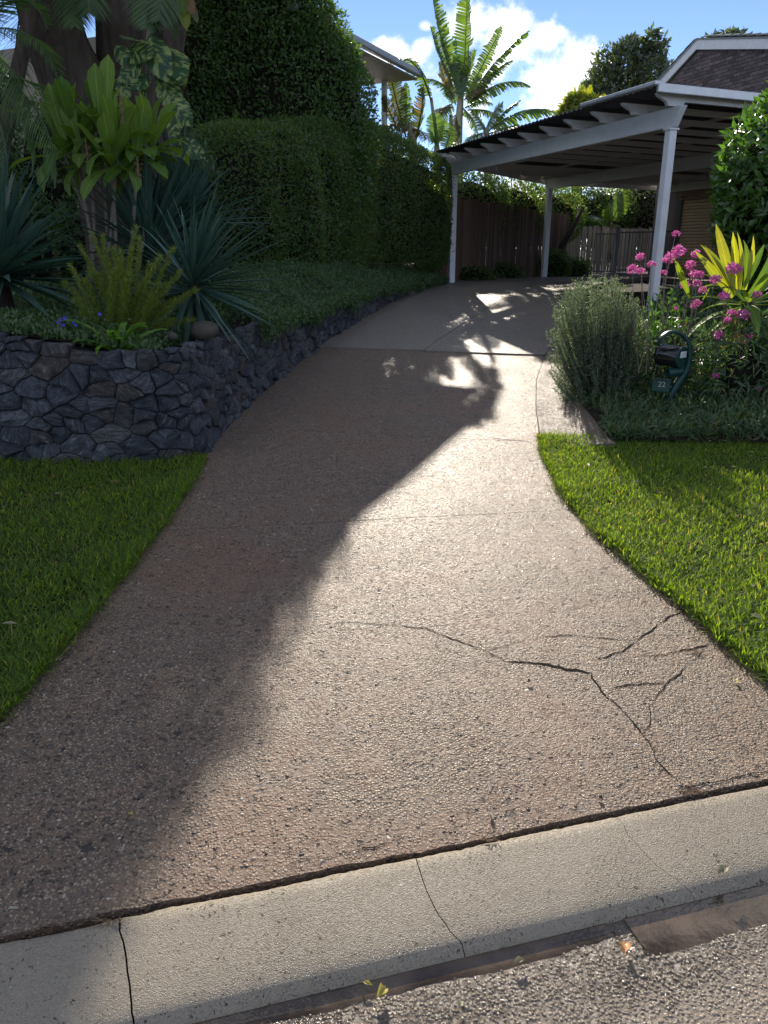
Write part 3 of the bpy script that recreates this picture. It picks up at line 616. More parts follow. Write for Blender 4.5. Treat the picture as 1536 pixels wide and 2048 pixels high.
# seeds and Voronoi cells on the unrolled face
def clip(poly, nx, ny, c):
    out = []
    for i in range(len(poly)):
        a, b = poly[i], poly[(i+1) % len(poly)]; da, db = a[0]*nx+a[1]*ny-c, b[0]*nx+b[1]*ny-c
        if da <= 0: out.append(a)
        if da*db < 0: f = da/(da-db); out.append((a[0]+(b[0]-a[0])*f, a[1]+(b[1]-a[1])*f))
    return out
rs = random.Random(11); seeds = []; s0 = 2.6
tries = 0
while tries < 9000:
    tries += 1; s = rs.uniform(0, LEN); hh = wall_top(s)-wall_base(s)
    if hh < .1: continue
    v = rs.uniform(-.02, hh+.02); big = (1.25+.75*rs.random() if tries < 700 else .45+.6*rs.random())+(.12 if v < .3 else -.05)
    if all(((s-a)/(.15*(big+b)*.47))**2+((v-c)/(.1*(big+b)*.47))**2 > 1 for a, c, b in seeds): seeds.append((s, v, big))
cells = []
AN = 1.55
for i, (s, v, b) in enumerate(seeds):
    hh = wall_top(s)-wall_base(s); poly = [((s-.3)/AN, -.03), ((s+.3)/AN, -.03), ((s+.3)/AN, hh+.01+rs.uniform(-.02, .02)), ((s-.3)/AN, hh+.01+rs.uniform(-.02, .02))]
    rot = .0
    for j, (s2, v2, b2) in enumerate(seeds):
        if i == j or abs(s2-s) > .6: continue
        nx, ny = (s2-s)/AN, v2-v; c = ((s+s2)/AN/2)*nx+((v+v2)/2)*ny; poly = clip(poly, nx, ny, c)
        if len(poly) < 3: break
    if len(poly) >= 3: cells.append((s, v, [(a*AN, b_) for a, b_ in poly]))
def stone_geo(cell, rs):
    s, v, poly = cell; c = np.mean(poly, 0); P = []
    n = len(poly)
    for i in range(n):                                               # shrink towards the centre, add a knocked point on each side
        a, b = np.array(poly[i]), np.array(poly[(i+1) % n])
        if np.linalg.norm(b-a) < .012: continue
        P.append(a+(b-a)*.06)
        nk = int(np.linalg.norm(b-a)/.045)
        for q in range(1, nk+1): P.append(a+(b-a)*(q/(nk+1)))
        P.append(a+(b-a)*.94)
    if len(P) < 4: return None
    P = np.array([p+np.array([.034*mn.noise((p[0]*7, p[1]*7, 1))+.01*mn.noise((p[0]*23, p[1]*23, 1)), .024*mn.noise((p[0]*7, p[1]*7, 8))+.008*mn.noise((p[0]*23, p[1]*23, 8))]) for p in P]); k = len(P); c = P.mean(0)
    if k < 4: return None
    dd = np.linalg.norm(P-c, axis=1, keepdims=True); g = .0035
    O = c+(P-c)*np.maximum(.4, 1-g/np.maximum(dd, .01)); I = c+(P-c)*np.maximum(.3, 1-(g+.011)/np.maximum(dd, .02)); I2 = c+(P-c)*.42
    pr = rs.uniform(.03, .075); ta, tb = rs.uniform(-.24, .24), rs.uniform(-.3, .3)
    t2, t3 = rs.uniform(-.7, .7), rs.uniform(-.7, .7)
    face = lambda q, e: max(.03, e+min(pr+ta*(q[0]-c[0])+tb*(q[1]-c[1]), pr+.006+t2*(q[0]-c[0])+t3*(q[1]-c[1])))
    V = [wpt(q[0], q[1], -.02) for q in O]+[wpt(q[0], q[1], max(.012, face(q, -.012)-.004)) for q in O]+[wpt(q[0], q[1], face(q, rs.uniform(-.006, .004))) for q in I]+[wpt(q[0], q[1], face(q, .004)) for q in I2]+[wpt(c[0], c[1], face(c, .004))]
    F = []
    for r in range(3): F += [(r*k+j, r*k+(j+1) % k, (r+1)*k+(j+1) % k, (r+1)*k+j) for j in range(k)]
    F += [(3*k+j, 3*k+(j+1) % k, 4*k) for j in range(k)]
    return V, F
def vis_rank(c):
    x, y, n = wall_at(c[0]); return math.hypot(x, y)+(4 if x < -3.3 else 0)
cells.sort(key=vis_rank); rest = MB()
for i, c in enumerate(cells):
    g = stone_geo(c, rs)
    if not g: continue
    if i < 285: link('stone', mesh('stone', g[0], g[1], M['stone']), wall)
    else: rest.add(*g)
if rest.V: tag(rest.obj('small_stones', M['stone'], wall), kind='stuff')
# ------------------------------------------------------------------ carport
LP = np.array([1.57, 18.8]); U = np.array([.32, -.947]); U /= np.linalg.norm(U); Wd = np.array([-U[1], U[0]])   # U runs along the front beam, Wd towards the house
PADZ = .885
def cp(wv, u, z): q = LP+Wd*wv+U*u; return Vector((q[0], q[1], z))
BT = PADZ+2.34                                                         # underside of the beams
SLOPE = -.02
def far_u(wv): return float(np.interp(wv, [-1, 0, 4.09, 7.8], [.45, -.45, -3.25, -3.2]))   # the skewed far edge of the roof
car = thing('carport', (0, 0, 0), 'white timber carport with a corrugated roof on slender posts over the upper driveway', 'carport')
def post(wv, u, zb, wdt=.125, m='whitepost'):
    mb = MB(); c = cp(wv, u, 0); x, d = Vector((Wd[0], Wd[1], 0)), Vector((U[0], U[1], 0))
    Mx = Matrix((x, d, Vector((0, 0, 1)))).transposed().to_4x4(); Mx.translation = c; h = wdt/2
    mb.box((-h, -h, zb), (h, h, BT-.004), Mx)
    o = bevel(mb.obj('post', M[m], car), .012, 2)
    fl = MB(); fl.box((-h-.018, -h-.018, BT-.035), (h+.018, h+.018, BT-.006), Mx); bevel(fl.obj('post_cap', M['white'], o), .006)
    return o
post(0, 0, PADZ-.1, .14); post(4.09, -2.84, PADZ-.1, .14); post(0, 7.46, .45, .118); post(7.72, -2.77, PADZ-.1, .13)
def beam(wv, u0, u1, z0, hgt, wdt, name='beam', m='white', cut=0):
    mb = MB(); a, b = cp(wv, u0, 0), cp(wv, u1, 0); x = Vector((Wd[0], Wd[1], 0))*wdt
    pl = [Vector((a.x, a.y, z0)), Vector((b.x, b.y, z0)), Vector((b.x, b.y, z0+hgt))+Vector((U[0], U[1], 0))*cut, Vector((a.x, a.y, z0+hgt))-Vector((U[0], U[1], 0))*cut]
    mb.prism([p-x/2 for p in pl], x); return bevel(mb.obj(name, M[m], car), .008)
beam(0, -.1, 7.54, BT, .25, .10, 'front_beam', cut=.15)
beam(4.09, -2.95, 6.9, BT-.03, .25, .10, 'middle_beam', 'rafter', cut=.1)
beam(7.72, -2.9, 6.9, BT-.06, .2, .10, 'house_beam', 'rafter')
RZ = BT+.25                                                            # rafters sit on the beams
us_ = np.linspace(-.28, 7.5, 11)
def rafter(u, name='rafter', m='rafter', wdt=.065, w1=7.95):
    w0 = -.34; w1_ = w1
    mb = MB(); hh = .14
    pl = [(w0, hh), (w0+.03, hh-.035), (w0+.17, .045), (w0+.2, 0), (.07, 0), (.13, .06), (w1_, .06), (w1_, hh)]
    if u < 0: pass
    P = [cp(a, u, RZ+.004+b+SLOPE*a) for a, b in pl]; ex = Vector((U[0], U[1], 0))*wdt
    mb.prism([p-ex/2 for p in P], ex); return mb.obj(name, M[m], car)
for k, u in enumerate(us_[1:-1]): rafter(u)
rafter(7.5, 'end_rafter', 'white', .06)
for k, u in enumerate(np.arange(-.9, -3.4, -.75)):                      # the short rafters over the skewed far end
    w0 = float(np.interp(u, [-3.25, -.45], [4.09, 0]))+.1
    mb = MB(); pl = [(w0, .06), (7.95, .06), (7.95, .14), (w0, .14)]; ex = Vector((U[0], U[1], 0))*.065
    P = [cp(a, u, RZ+.004+b+SLOPE*a) for a, b in pl]; mb.prism([p-ex/2 for p in P], ex); mb.obj('rafter', M['rafter'], car)
# trim along the skewed far edge
mb = MB(); mb.bar(cp(-.3, -.12, RZ+.08), cp(4.09, -3.27, RZ+.06+SLOPE*4), .04, .2); mb.obj('edge_board', M['rafter'], car)
mb = MB(); mb.bar(cp(4.09, -3.3, RZ+.06+SLOPE*4), cp(7.9, -3.3, RZ+.05+SLOPE*7.8), .04, .2); mb.obj('edge_board', M['rafter'], car)
# battens and corrugated sheets
for wv in (.5, 1.9, 3.3, 4.7, 6.1, 7.5):
    mb = MB(); mb.bar(cp(wv, far_u(wv)+.05, RZ+.163+SLOPE*wv), cp(wv, 7.6, RZ+.163+SLOPE*wv), .07, .035); mb.obj('batten', M['rafter'], car)
wavelen = .13; u = 7.66; k = 0
while u > -3.3:
    u0 = max(u-.78, -3.3); nn = int((u-u0)/wavelen*4)+1; uu = np.linspace(u, u0, max(3, nn)); rows = []
    for q in uu:
        ws = -.44 if q > -.1 else float(np.interp(q, [-3.25, -.15], [4.05, -.1])); z = .202+.02*math.sin(q/wavelen*2*math.pi)+(k % 2)*.002
        rows.append([tuple(cp(a, q, RZ+z+SLOPE*a)) for a in np.linspace(ws, 8.0, 8)])
    o = link('roof_sheet', fastmesh('roof_sheet', np.array(rows).reshape(-1, 3), np.array([(i*8+j, i*8+j+1, (i+1)*8+j+1, (i+1)*8+j) for i in range(len(uu)-1) for j in range(7)]), M['roofsheet'], True), car)
    sm = o.modifiers.new('thickness', 'SOLIDIFY'); sm.thickness = .003; u = u0+.03; k += 1
    if u0 <= -3.3: break
mb = MB(); a, b = cp(-.46, 7.69, RZ+.18), cp(8.0, 7.69, RZ+.18+SLOPE*8); mb.bar(a, b, .05, .11); bevel(mb.obj('fascia', M['galv'], car), .01)
mb = MB(); a, b = cp(-.47, 7.70, RZ+.235), cp(-.47, 5.9, RZ+.235); mb.bar(a, b, .09, .05); bevel(mb.obj('flashing', M['galv'], car), .01)

# ------------------------------------------------------------------ brick house above the garage
HW = 8.1
def hp(u, z, o=0): q = LP+Wd*(HW-o)+U*u; return Vector((q[0], q[1], z))
def to_plane(px, py):
    """where a sight line meets the house's front wall: (u, z)"""
    r = pray(px, py); n = Wd; k = float((LP+Wd*HW)@n)/float(r[:2]@n); q = r[:2]*k; return float((q-LP)@U), float(EYE+r[2]*k)
eL = to_plane(1330, 172); ap = to_plane(1398, 98); eR = to_plane(1536, 97); sl_ = (eR[1]-ap[1])/(eR[0]-ap[0]); eR = (6.0, ap[1]+sl_*(6.0-ap[0]))
house = thing('brick_house', (0, 0, 0), 'dark brick house with white gable boards and tiled roof rising behind the carport', 'house')
u0, u1 = eL[0]+.12, 6.0
roofz = lambda u: float(np.interp(u, [eL[0], ap[0], eR[0]], [eL[1], ap[1], eR[1]]))
mb = MB(); back = Vector((Wd[0], Wd[1], 0))*9
GU0, GU1 = -2.35, 2.4                                                   # garage opening
def wallpiece(poly, name='wall', m='brickmortar', dep=.2):
    mb = MB(); mb.prism([hp(u, z) for u, z in poly], Vector((Wd[0], Wd[1], 0))*dep); return mb.obj(name, M[m], house)
wallpiece([(u0, PADZ-.4), (GU0, PADZ-.4), (GU0, 3.2), (u0, 3.2)]); wallpiece([(GU1, PADZ-.4), (u1, PADZ-.4), (u1, 3.2), (GU1, 3.2)])
wallpiece([(u0, 3.2), (u1, 3.2), (u1, roofz(u1)), (ap[0], ap[1]), (u0, roofz(u0))])
for uu in (u0, u1):
    mb = MB(); mb.prism([hp(uu, PADZ-.4), hp(uu, PADZ-.4)+back, hp(uu, roofz(uu)-.02)+back, hp(uu, roofz(uu)-.02)], Vector((U[0], U[1], 0))*(.2 if uu == u0 else -.2)); o = mb.obj('wall', M['brickmortar'], house)
    o.location = Vector((Wd[0], Wd[1], 0))*.21
# bricks of the gable, one by one
bw, bh, jt = .23, .076, .01; bme = MB().box((-bw/2+jt/2, -.05, -bh/2), (bw/2-jt/2, .012, bh/2)).me('brick', M['brick'])
base = Matrix((Vector((U[0], U[1], 0)), Vector((-Wd[0], -Wd[1], 0)), Vector((0, 0, 1)))).transposed().to_4x4(); cnt = 0
zt = ap[1]; row = 0; z = 3.35
cand = []
while z < zt:
    off = (row % 2)*bw/2; uq = u0+bw/2+off
    while uq < 4.6:
        if z+bh/2 < roofz(uq)-.02 and z+bh/2 < roofz(uq-bw/2) and z+bh/2 < roofz(uq+bw/2): cand.append((uq, z))
        uq += bw
    z += bh+jt; row += 1
def seen(c):
    p = hp(*c); d = p-Vector((0, 0, EYE)); zc = d.y*math.cos(PITCH)-d.z*math.sin(PITCH); px = 768+FPX*d.x/zc; py = 1024-FPX*(d.y*math.sin(PITCH)+d.z*math.cos(PITCH))/zc
    return (px < 1560) and (py < 196+max(0, px-1340)*.2)
vis = [c for c in cand if seen(c)]; hid = [c for c in cand if not seen(c)]; vis.sort(key=lambda c: -c[1]); rest = vis[295:]+hid
for (uq, z) in vis[:295]:
    Mx = base.copy(); Mx.translation = hp(uq, z, .002+random.uniform(0, .006)); link('brick', bme, house, Mx)
mb = MB()
for (uq, z) in rest:
    Mx = base.copy(); Mx.translation = hp(uq, z, .004); mb.box((-bw/2+jt/2, -.05, -bh/2), (bw/2-jt/2, .012, bh/2), Mx)
tag(mb.obj('brickwork', M['brick'], house), kind='stuff')
# gable boards, gutter end, roof tiles
def board(a, b, hgt, o=.1, name='gable_board'):
    mb = MB(); A, B = hp(a[0], a[1], o), hp(b[0], b[1], o); n = Vector((Wd[0], Wd[1], 0))*.05
    mb.prism([A, B, B+Vector((0, 0, hgt)), A+Vector((0, 0, hgt))], n); return bevel(mb.obj(name, M['white'], house), .008)
board((eL[0]-.28, eL[1]-.28*(ap[1]-eL[1])/(ap[0]-eL[0])-.02), (ap[0], ap[1]-.02), .27); board((ap[0]+.003, ap[1]-.02), (eR[0], eR[1]-.02), .27)
mb = MB(); a = hp(eL[0]-.34, eL[1]-.1, .14); mb.bar(a, a+back*.9, .13, .13); bevel(mb.obj('gutter', M['white'], house), .02)
tile = MB(); ww = .3
for i in range(9):
    pass
tv = [(-ww/2+ww*i/8, .03*math.sin(math.pi*i/8*2)+.02) for i in range(9)]
tile = MB(); V = []; 
for yq in (-.02, .36):
    for xq, zq in tv: V.append((xq, yq, zq+(.02 if yq < 0 else 0)))
    for xq, zq in tv: V.append((xq, yq, zq-.022+(.02 if yq < 0 else 0)))
F = []
for i in range(8): F += [(i, i+1, 19+i, 18+i), (9+i+1, 9+i, 27+i, 27+i+1), (i+1, i, 9+i, 9+i+1), (18+i, 18+i+1, 27+i+1, 27+i)]
F += [(0, 18, 27, 9), (8, 17, 35, 26)]
tme = mesh('roof_tile', V, F, M['rooftile'], False)
def slope_tiles(pa, pb, ncol):
    A, B = hp(pa[0], pa[1], .12)+Vector((0, 0, .26)), hp(pb[0], pb[1], .12)+Vector((0, 0, .26)); d = (B-A); Lh = d.length; d.normalize(); wv = Vector((Wd[0], Wd[1], 0)); n = wv.cross(d)
    if n.z < 0: n = -n
    nr = int(Lh/.33)
    for i in range(nr):
        for c in range(ncol):
            Mx = Matrix((wv, d if (B.z > A.z) else d, n)).transposed().to_4x4(); Mx.translation = A+d*(i*.33)+wv*(.15+c*.3)+n*.01; link('roof_tile', tme, house, Mx)
    mb = MB(); mb.prism([A-n*.05, B-n*.05, B-n*.01, A-n*.01], back); mb.obj('roof', M['rooftile'], house)
slope_tiles((eL[0]-.3, eL[1]-.13), ap, 3); slope_tiles((eR[0], eR[1]), ap, 3)
# garage door in slats, its lintel and slab
gd = thing('garage_roller_door', tuple(hp(0, PADZ)), 'cream roller door of narrow slats shaded under the carport', 'garage door')
z = PADZ+.03; nsl = 26
sme = MB().box((GU0+.02, -.02, 0), (GU1-.02, .02, .072)).me('door_slat', M['doorslat'])
ss2 = MB(); prof2 = [(-.012, 0), (.012, .004), (.03, .03), (.03, .05), (.012, .078), (-.012, .082)]
P2 = [Vector((GU0+.02, y_, z_)) for y_, z_ in prof2]; ss2.prism(P2, Vector((GU1-GU0-.04, 0, 0))); sme = ss2.me('door_slat', M['doorslat'])
for i in range(nsl):
    Mx = base.copy(); Mx.translation = Vector((0, 0, .03+i*.085))-Vector((Wd[0], Wd[1], 0))*-.08; link('door_slat', sme, gd, Mx)
mb = MB(); mb.bar(hp(GU0-.05, 3.12, .03), hp(GU1+.05, 3.12, .03), .06, .16); mb.obj('door_lintel', M['timber'], house)
mb = MB(); mb.bar(hp(GU0-.05, 2.98, .045), hp(GU1+.05, 2.98, .045), .05, .05); mb.obj('door_lintel', M['timber'], house)
pl = thing('garage_slab', (0, 0, 0), 'raised concrete slab edge in front of the cream roller door', 'concrete slab')
mb = MB(); a, b = LP+Wd*6.2+U*-2.6, LP+Wd*6.2+U*5.6; ex = Wd*1.88
mb.prism([(a[0], a[1], .3), (b[0], b[1], .3), (b[0], b[1], PADZ+.03), (a[0], a[1], PADZ+.03)], (ex[0], ex[1], 0)); o = bevel(mb.obj('slab', M['strip'], pl), .015)

# ------------------------------------------------------------------ paling fences and the pool fence
def pal_fence(a, b, zb, h0, h1, label, m, wdp=.078, gap=.014, hw=.03, railh=(.35, 1.3), side=1):
    A, B = np.array(a), np.array(b); d = B-A; Ln = np.linalg.norm(d); d /= Ln; nrm = np.array([-d[1], d[0]])*side
    f = thing('paling_fence', (A[0], A[1], zb), label, 'fence', 'paling fences behind the carport')
    mes = [MB().box((-wdp/2, -.008, 0), (wdp/2, .008, 1), None).me('paling', M[m]) for _ in range(1)]
    kx = Vector((d[0], d[1], 0)); ky = Vector((nrm[0], nrm[1], 0)); n_ = int(Ln/(wdp+gap))
    for i in range(n_):
        s = i*(wdp+gap)+wdp/2; hh = h0+(h1-h0)*s/Ln+random.uniform(-.03, .03)
        Mx = Matrix((kx, ky, Vector((0, 0, 1)))).transposed().to_4x4() @ Matrix.Rotation(random.uniform(-.012, .012), 4, 'Y') @ Matrix.Diagonal((random.uniform(.9, 1.05), 1, hh, 1))
        Mx.translation = kx*s+ky*random.uniform(-.004, .004); link('paling', mes[0], f, Mx)
    for rz_ in railh:
        mb = MB(); mb.bar(ky*.035+Vector((0, 0, rz_)), kx*Ln+ky*.035+Vector((0, 0, rz_+(h1-h0)*.6)), .045, .07); mb.obj('rail', M[m], f)
    return f
pal_fence((.75, 18.6), (5.6, 24.7), .86, 2.0, 1.75, 'dark brown paling fence in deep shade behind the two far carport posts', 'fence')
pal_fence((5.5, 26.3), (7.35, 26.6), .9, 1.5, 1.42, 'pale weathered paling fence lit between the tree trunk and black pool gate', 'fencegrey')
pal_fence((7.45, 27.3), (10.6, 27.8), .9, 1.42, 1.38, 'grey paling fence seen through the bars of the black pool fence', 'fencegrey')
pf = thing('pool_fence', (6.75, 23.6, .9), 'black metal pool fence with upright bars and a thick gate post', 'fence')
mb = MB(); mb.box((-.045, -.045, -.1), (.045, .045, 1.33)); mb.obj('gate_post', M['blackmetal'], pf)
for zz in (.12, 1.15):
    MB().bar((-.62, 0, zz), (-.05, 0, zz), .03, .035).obj('rail', M['blackmetal'], pf); MB().bar((.05, 0, zz+.04), (2.0, .15, zz+.08), .03, .035).obj('rail', M['blackmetal'], pf)
barme = MB().box((-.009, -.009, .05), (.009, .009, 1.2)).me('bar', M['blackmetal'])
for i in range(6): link('bar', barme, pf, Matrix.Translation((-.6+i*.1, 0, 0)))
for i in range(18): link('bar', barme, pf, Matrix.Translation((.14+i*.1, .01*i*.75, .03)))

# ------------------------------------------------------------------ the pale house beyond the hedge
h2 = thing('weatherboard_house', (0, 0, 0), 'pale raised house with deep beige eaves and grey gutter behind the banana trees', 'house')
E0, E1 = np.array([-2.6, 16.9, 0]), None
A2 = atY(735, 92, 16.75); B2 = atY(884, 174, 20.5); A2[2] = B2[2] = 5.3
A2 = A2+(A2-B2)*.7; dE = (B2-A2)[:2]; Le = np.linalg.norm(dE); dE /= Le; nE = np.array([-dE[1], dE[0]])    # nE points away from the street, into the house
def ep(u, o, z): q = A2[:2]+dE*u+nE*o; return Vector((q[0], q[1], z))
ez = A2[2]
mb = MB(); Le -= 1.35
mb.bar(ep(0, 0, ez), ep(Le, 0, ez), .13, .13); bevel(mb.obj('gutter', M['gutter'], h2), .03)
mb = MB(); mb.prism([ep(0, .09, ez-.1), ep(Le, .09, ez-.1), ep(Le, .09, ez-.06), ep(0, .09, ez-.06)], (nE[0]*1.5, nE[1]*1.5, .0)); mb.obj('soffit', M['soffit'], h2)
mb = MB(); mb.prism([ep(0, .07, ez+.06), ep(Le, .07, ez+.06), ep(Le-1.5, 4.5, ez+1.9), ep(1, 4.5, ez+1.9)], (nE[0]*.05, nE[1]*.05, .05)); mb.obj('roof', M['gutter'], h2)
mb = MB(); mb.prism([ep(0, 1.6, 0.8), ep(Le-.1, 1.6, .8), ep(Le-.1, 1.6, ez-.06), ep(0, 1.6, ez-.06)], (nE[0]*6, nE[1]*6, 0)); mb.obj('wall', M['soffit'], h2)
mb = MB(); mb.prism([ep(Le-.1, 1.75, .8), ep(Le+3.2, 1.75, .8), ep(Le+3.2, 1.75, 4.1), ep(Le-.1, 1.75, 4.1)], (nE[0]*4, nE[1]*4, 0)); mb.obj('wall', M['weather'], h2)
mb = MB(); mb.prism([ep(.5, 1.585, ez-1.05), ep(Le-.6, 1.585, ez-1.05), ep(Le-.6, 1.585, ez-.9), ep(.5, 1.585, ez-.9)], (nE[0]*-.03, nE[1]*-.03, 0)); mb.obj('window', M['glass'], h2)
for i in range(22):                                                    # weatherboards, lowest courses in view over the hedge
    z = 2.6+i*.14; mb = MB(); mb.prism([ep(.2, 1.58, z), ep(Le-.45, 1.58, z), ep(Le-.45, 1.555, z+.004), ep(Le-.45, 1.575, z+.135), ep(.2, 1.575, z+.135)] if 0 else [ep(.2, 1.555, z), ep(Le-.45, 1.555, z), ep(Le-.45, 1.582, z+.137), ep(.2, 1.582, z+.137)], (nE[0]*.015, nE[1]*.015, 0))
    if z < ez-1.15: mb.obj('weatherboard', M['weather'], h2)
dk = thing('balcony_railing', tuple(ep(Le-6, .9, 3.2)), 'white balcony railing glimpsed between the tall hedge and hanging banana leaves', 'railing')
for zz in (.05, .95): MB().bar((0, 0, zz), (dE[0]*5.2, dE[1]*5.2, zz), .05, .05).obj('rail', M['weather'], dk)
bm_ = MB().box((-.012, -.012, .05), (.012, .012, .93)).me('baluster', M['weather'])
for i in range(44): link('baluster', bm_, dk, Matrix.Translation((dE[0]*(.05+i*.118), dE[1]*(.05+i*.118), 0)))
for u in (Le-.2,):
    mb = MB(); mb.bar(ep(u, .8, .9), ep(u, .8, ez-.1), .1, .1, up=(dE[0], dE[1], 0)); mb.obj('post', M['weather'], h2)
# the neighbour's white wall far left behind the palm
h3 = thing('neighbour_house', (-9.5, 21, 1.0), 'white boarded house glimpsed through the palm leaves behind the forked tree', 'house')
MB().box((-8, 0, -.5), (5.2, 6, 4.2)).obj('wall', M['weather'], h3)
for i in range(26): MB().prism([(-8, -.03, -.4+i*.17), (5.2, -.03, -.4+i*.17), (5.2, -.002, -.24+i*.17), (-8, -.002, -.24+i*.17)], (0, .002, 0)).obj('weatherboard', M['weather'], h3)
MB().prism([(-8.4, -.8, 4.2), (5.6, -.8, 4.2), (5.6, 3, 5.6), (-8.4, 3, 5.6)], (0, .05, .08)).obj('roof', M['gutter'], h3)
for xq in (-2.2, 1.9):
    wf = MB().box((xq, -.06, 1.5), (xq+1.3, -.035, 2.8)).obj('window', M['glass'], h3)
    for (lo, hi) in (((xq-.07, -.08, 1.43), (xq+1.37, -.03, 1.5)), ((xq-.07, -.08, 2.8), (xq+1.37, -.03, 2.87)), ((xq-.07, -.08, 1.5), (xq, -.03, 2.8)), ((xq+1.3, -.08, 1.5), (xq+1.37, -.03, 2.8))): MB().box(lo, hi).obj('frame', M['white'], wf)
tf = thing('timber_screen', (-6.9, 14.8, 1.2), 'low brown timber screen behind the stems of the strap leaf plant', 'screen')
for i in range(8): MB().box((0, -.012, i*.13), (3.2, .012, i*.13+.118)).obj('board', M['timber'], tf)
for xq in (.1, 1.6, 3.1): MB().box((xq-.045, .013, -.4), (xq+.045, .1, 1.1)).obj('post', M['timber'], tf)
# ------------------------------------------------------------------ hedges
def core(name, ells, parent, f=.74):  # solid dark blobs added inside foliage, standing in for its inner shade
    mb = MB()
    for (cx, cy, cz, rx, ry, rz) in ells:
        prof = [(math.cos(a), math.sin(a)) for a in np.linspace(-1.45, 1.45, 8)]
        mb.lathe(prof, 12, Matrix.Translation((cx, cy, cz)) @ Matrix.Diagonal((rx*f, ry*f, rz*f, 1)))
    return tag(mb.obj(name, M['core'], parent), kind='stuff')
def shrub(name, label, cat, ells, n, L, W, m, base, group=None, seed=0, lump=.1, lsc=2.2, shell=.14, power=2.0, trunks=(), spread=.8, shape='leaf', zmin=None, cf=.74, up=.25, sprigs=0):
    o = thing(name, base, label, cat, group); inv = np.array(base)
    el = [(a-inv[0], b-inv[1], c-inv[2], d, e, f) for a, b, c, d, e, f in ells]
    P, N = blob_pts(el, n, shell, lump, lsc, seed, power=power, zmin=zmin)
    foliage('foliage', P, N, L, W, m, o, spread, shape, up)
    if sprigs:                                                         # thin new shoots that break the clipped outline
        r = np.random.default_rng(seed+5); k = r.choice(len(P), sprigs); D_ = unit(N[k]*.6+r.normal(size=(sprigs, 3))*.3+[0, 0, .7]); LN = r.uniform(.08, .24, sprigs)
        f = np.concatenate([np.linspace(0, 1, 8)]*sprigs)[:, None]; Q = np.repeat(P[k], 8, 0)+np.repeat(D_*LN[:, None], 8, 0)*f
        o_s = foliage('shoots', Q, np.repeat(D_, 8, 0), L*.9, W*.9, m, o, .8, shape, up); o_s['kind'] = 'stuff'
    if sprigs > 100:                                                   # bare twig ends showing in the face
        r = np.random.default_rng(seed+9); mb = MB()
        for k in r.choice(len(P), 130):
            d = unit(N[k]*.5+r.normal(size=3)*.7+[0, 0, .3])*r.uniform(.08, .3); q = P[k]; mb.tube([q-d*.6, q+d*.1+r.normal(size=3)*.02, q+d*.5], [.006, .004, .0015], 4)
        tag(mb.obj('bare_twigs', M['stem'], o), kind='stuff')
    if cf: core('shade_core', el, o, cf)
    for pts, r0, r1 in trunks:
        mb = MB(); k = len(pts); mb.tube([Vector(p)-Vector(base) for p in pts], list(np.linspace(r0, r1, k)), 8, jit=.15); mb.obj('trunk', M['darkbark'], o, True)
    return o
def wallblobs(a, b, z0, ztop, wd, step=.55, ov=1.0):
    """a clipped hedge: a run of boxy ellipsoids from a to b"""
    a, b = np.array(a), np.array(b); n = max(2, int(np.linalg.norm(b-a)/step)); out = []
    for i in range(n+1):
        f = i/n; q = a+(b-a)*f; zt = ztop if not hasattr(ztop, '__len__') else ztop[0]+(ztop[1]-ztop[0])*f; zb = z0 if not hasattr(z0, '__len__') else z0[0]+(z0[1]-z0[0])*f
        out.append((q[0], q[1], (zt+zb)/2, wd/2, wd/2*1.05, (zt-zb)/2))
    return out
# right, neatly clipped run beside the carport post
ell = wallblobs((-.75, 15.6), (.86, 18.62), (1.15, 1.15), (3.92, 3.56), 1.28, .2)
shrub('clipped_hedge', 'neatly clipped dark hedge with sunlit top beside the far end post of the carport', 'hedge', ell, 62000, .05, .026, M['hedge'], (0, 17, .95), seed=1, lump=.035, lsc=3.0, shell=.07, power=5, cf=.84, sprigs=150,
      trunks=[([(.2, 17.2, .9), (.25, 17.25, 1.6)], .05, .03), ([(.7, 18, .9), (.7, 18.1, 1.7)], .04, .03), ([(-.3, 16.3, .9), (-.3, 16.3, 1.7)], .05, .03)])
ell = wallblobs((-2.2, 12.2), (-.8, 15.35), (1.0, 1.1), (3.3, 3.86), 1.36, .22)+[(-1.75, 13.1, 2.2, .78, .75, 1.0)]
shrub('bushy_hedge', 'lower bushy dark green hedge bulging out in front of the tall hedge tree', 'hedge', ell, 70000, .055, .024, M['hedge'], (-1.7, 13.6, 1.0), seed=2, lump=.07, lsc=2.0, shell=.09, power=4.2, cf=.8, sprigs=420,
      trunks=[([(-1.9, 12.6, .9), (-1.9, 12.7, 1.8)], .05, .03), ([(-1.3, 14.2, .9), (-1.3, 14.2, 1.8)], .05, .03)])
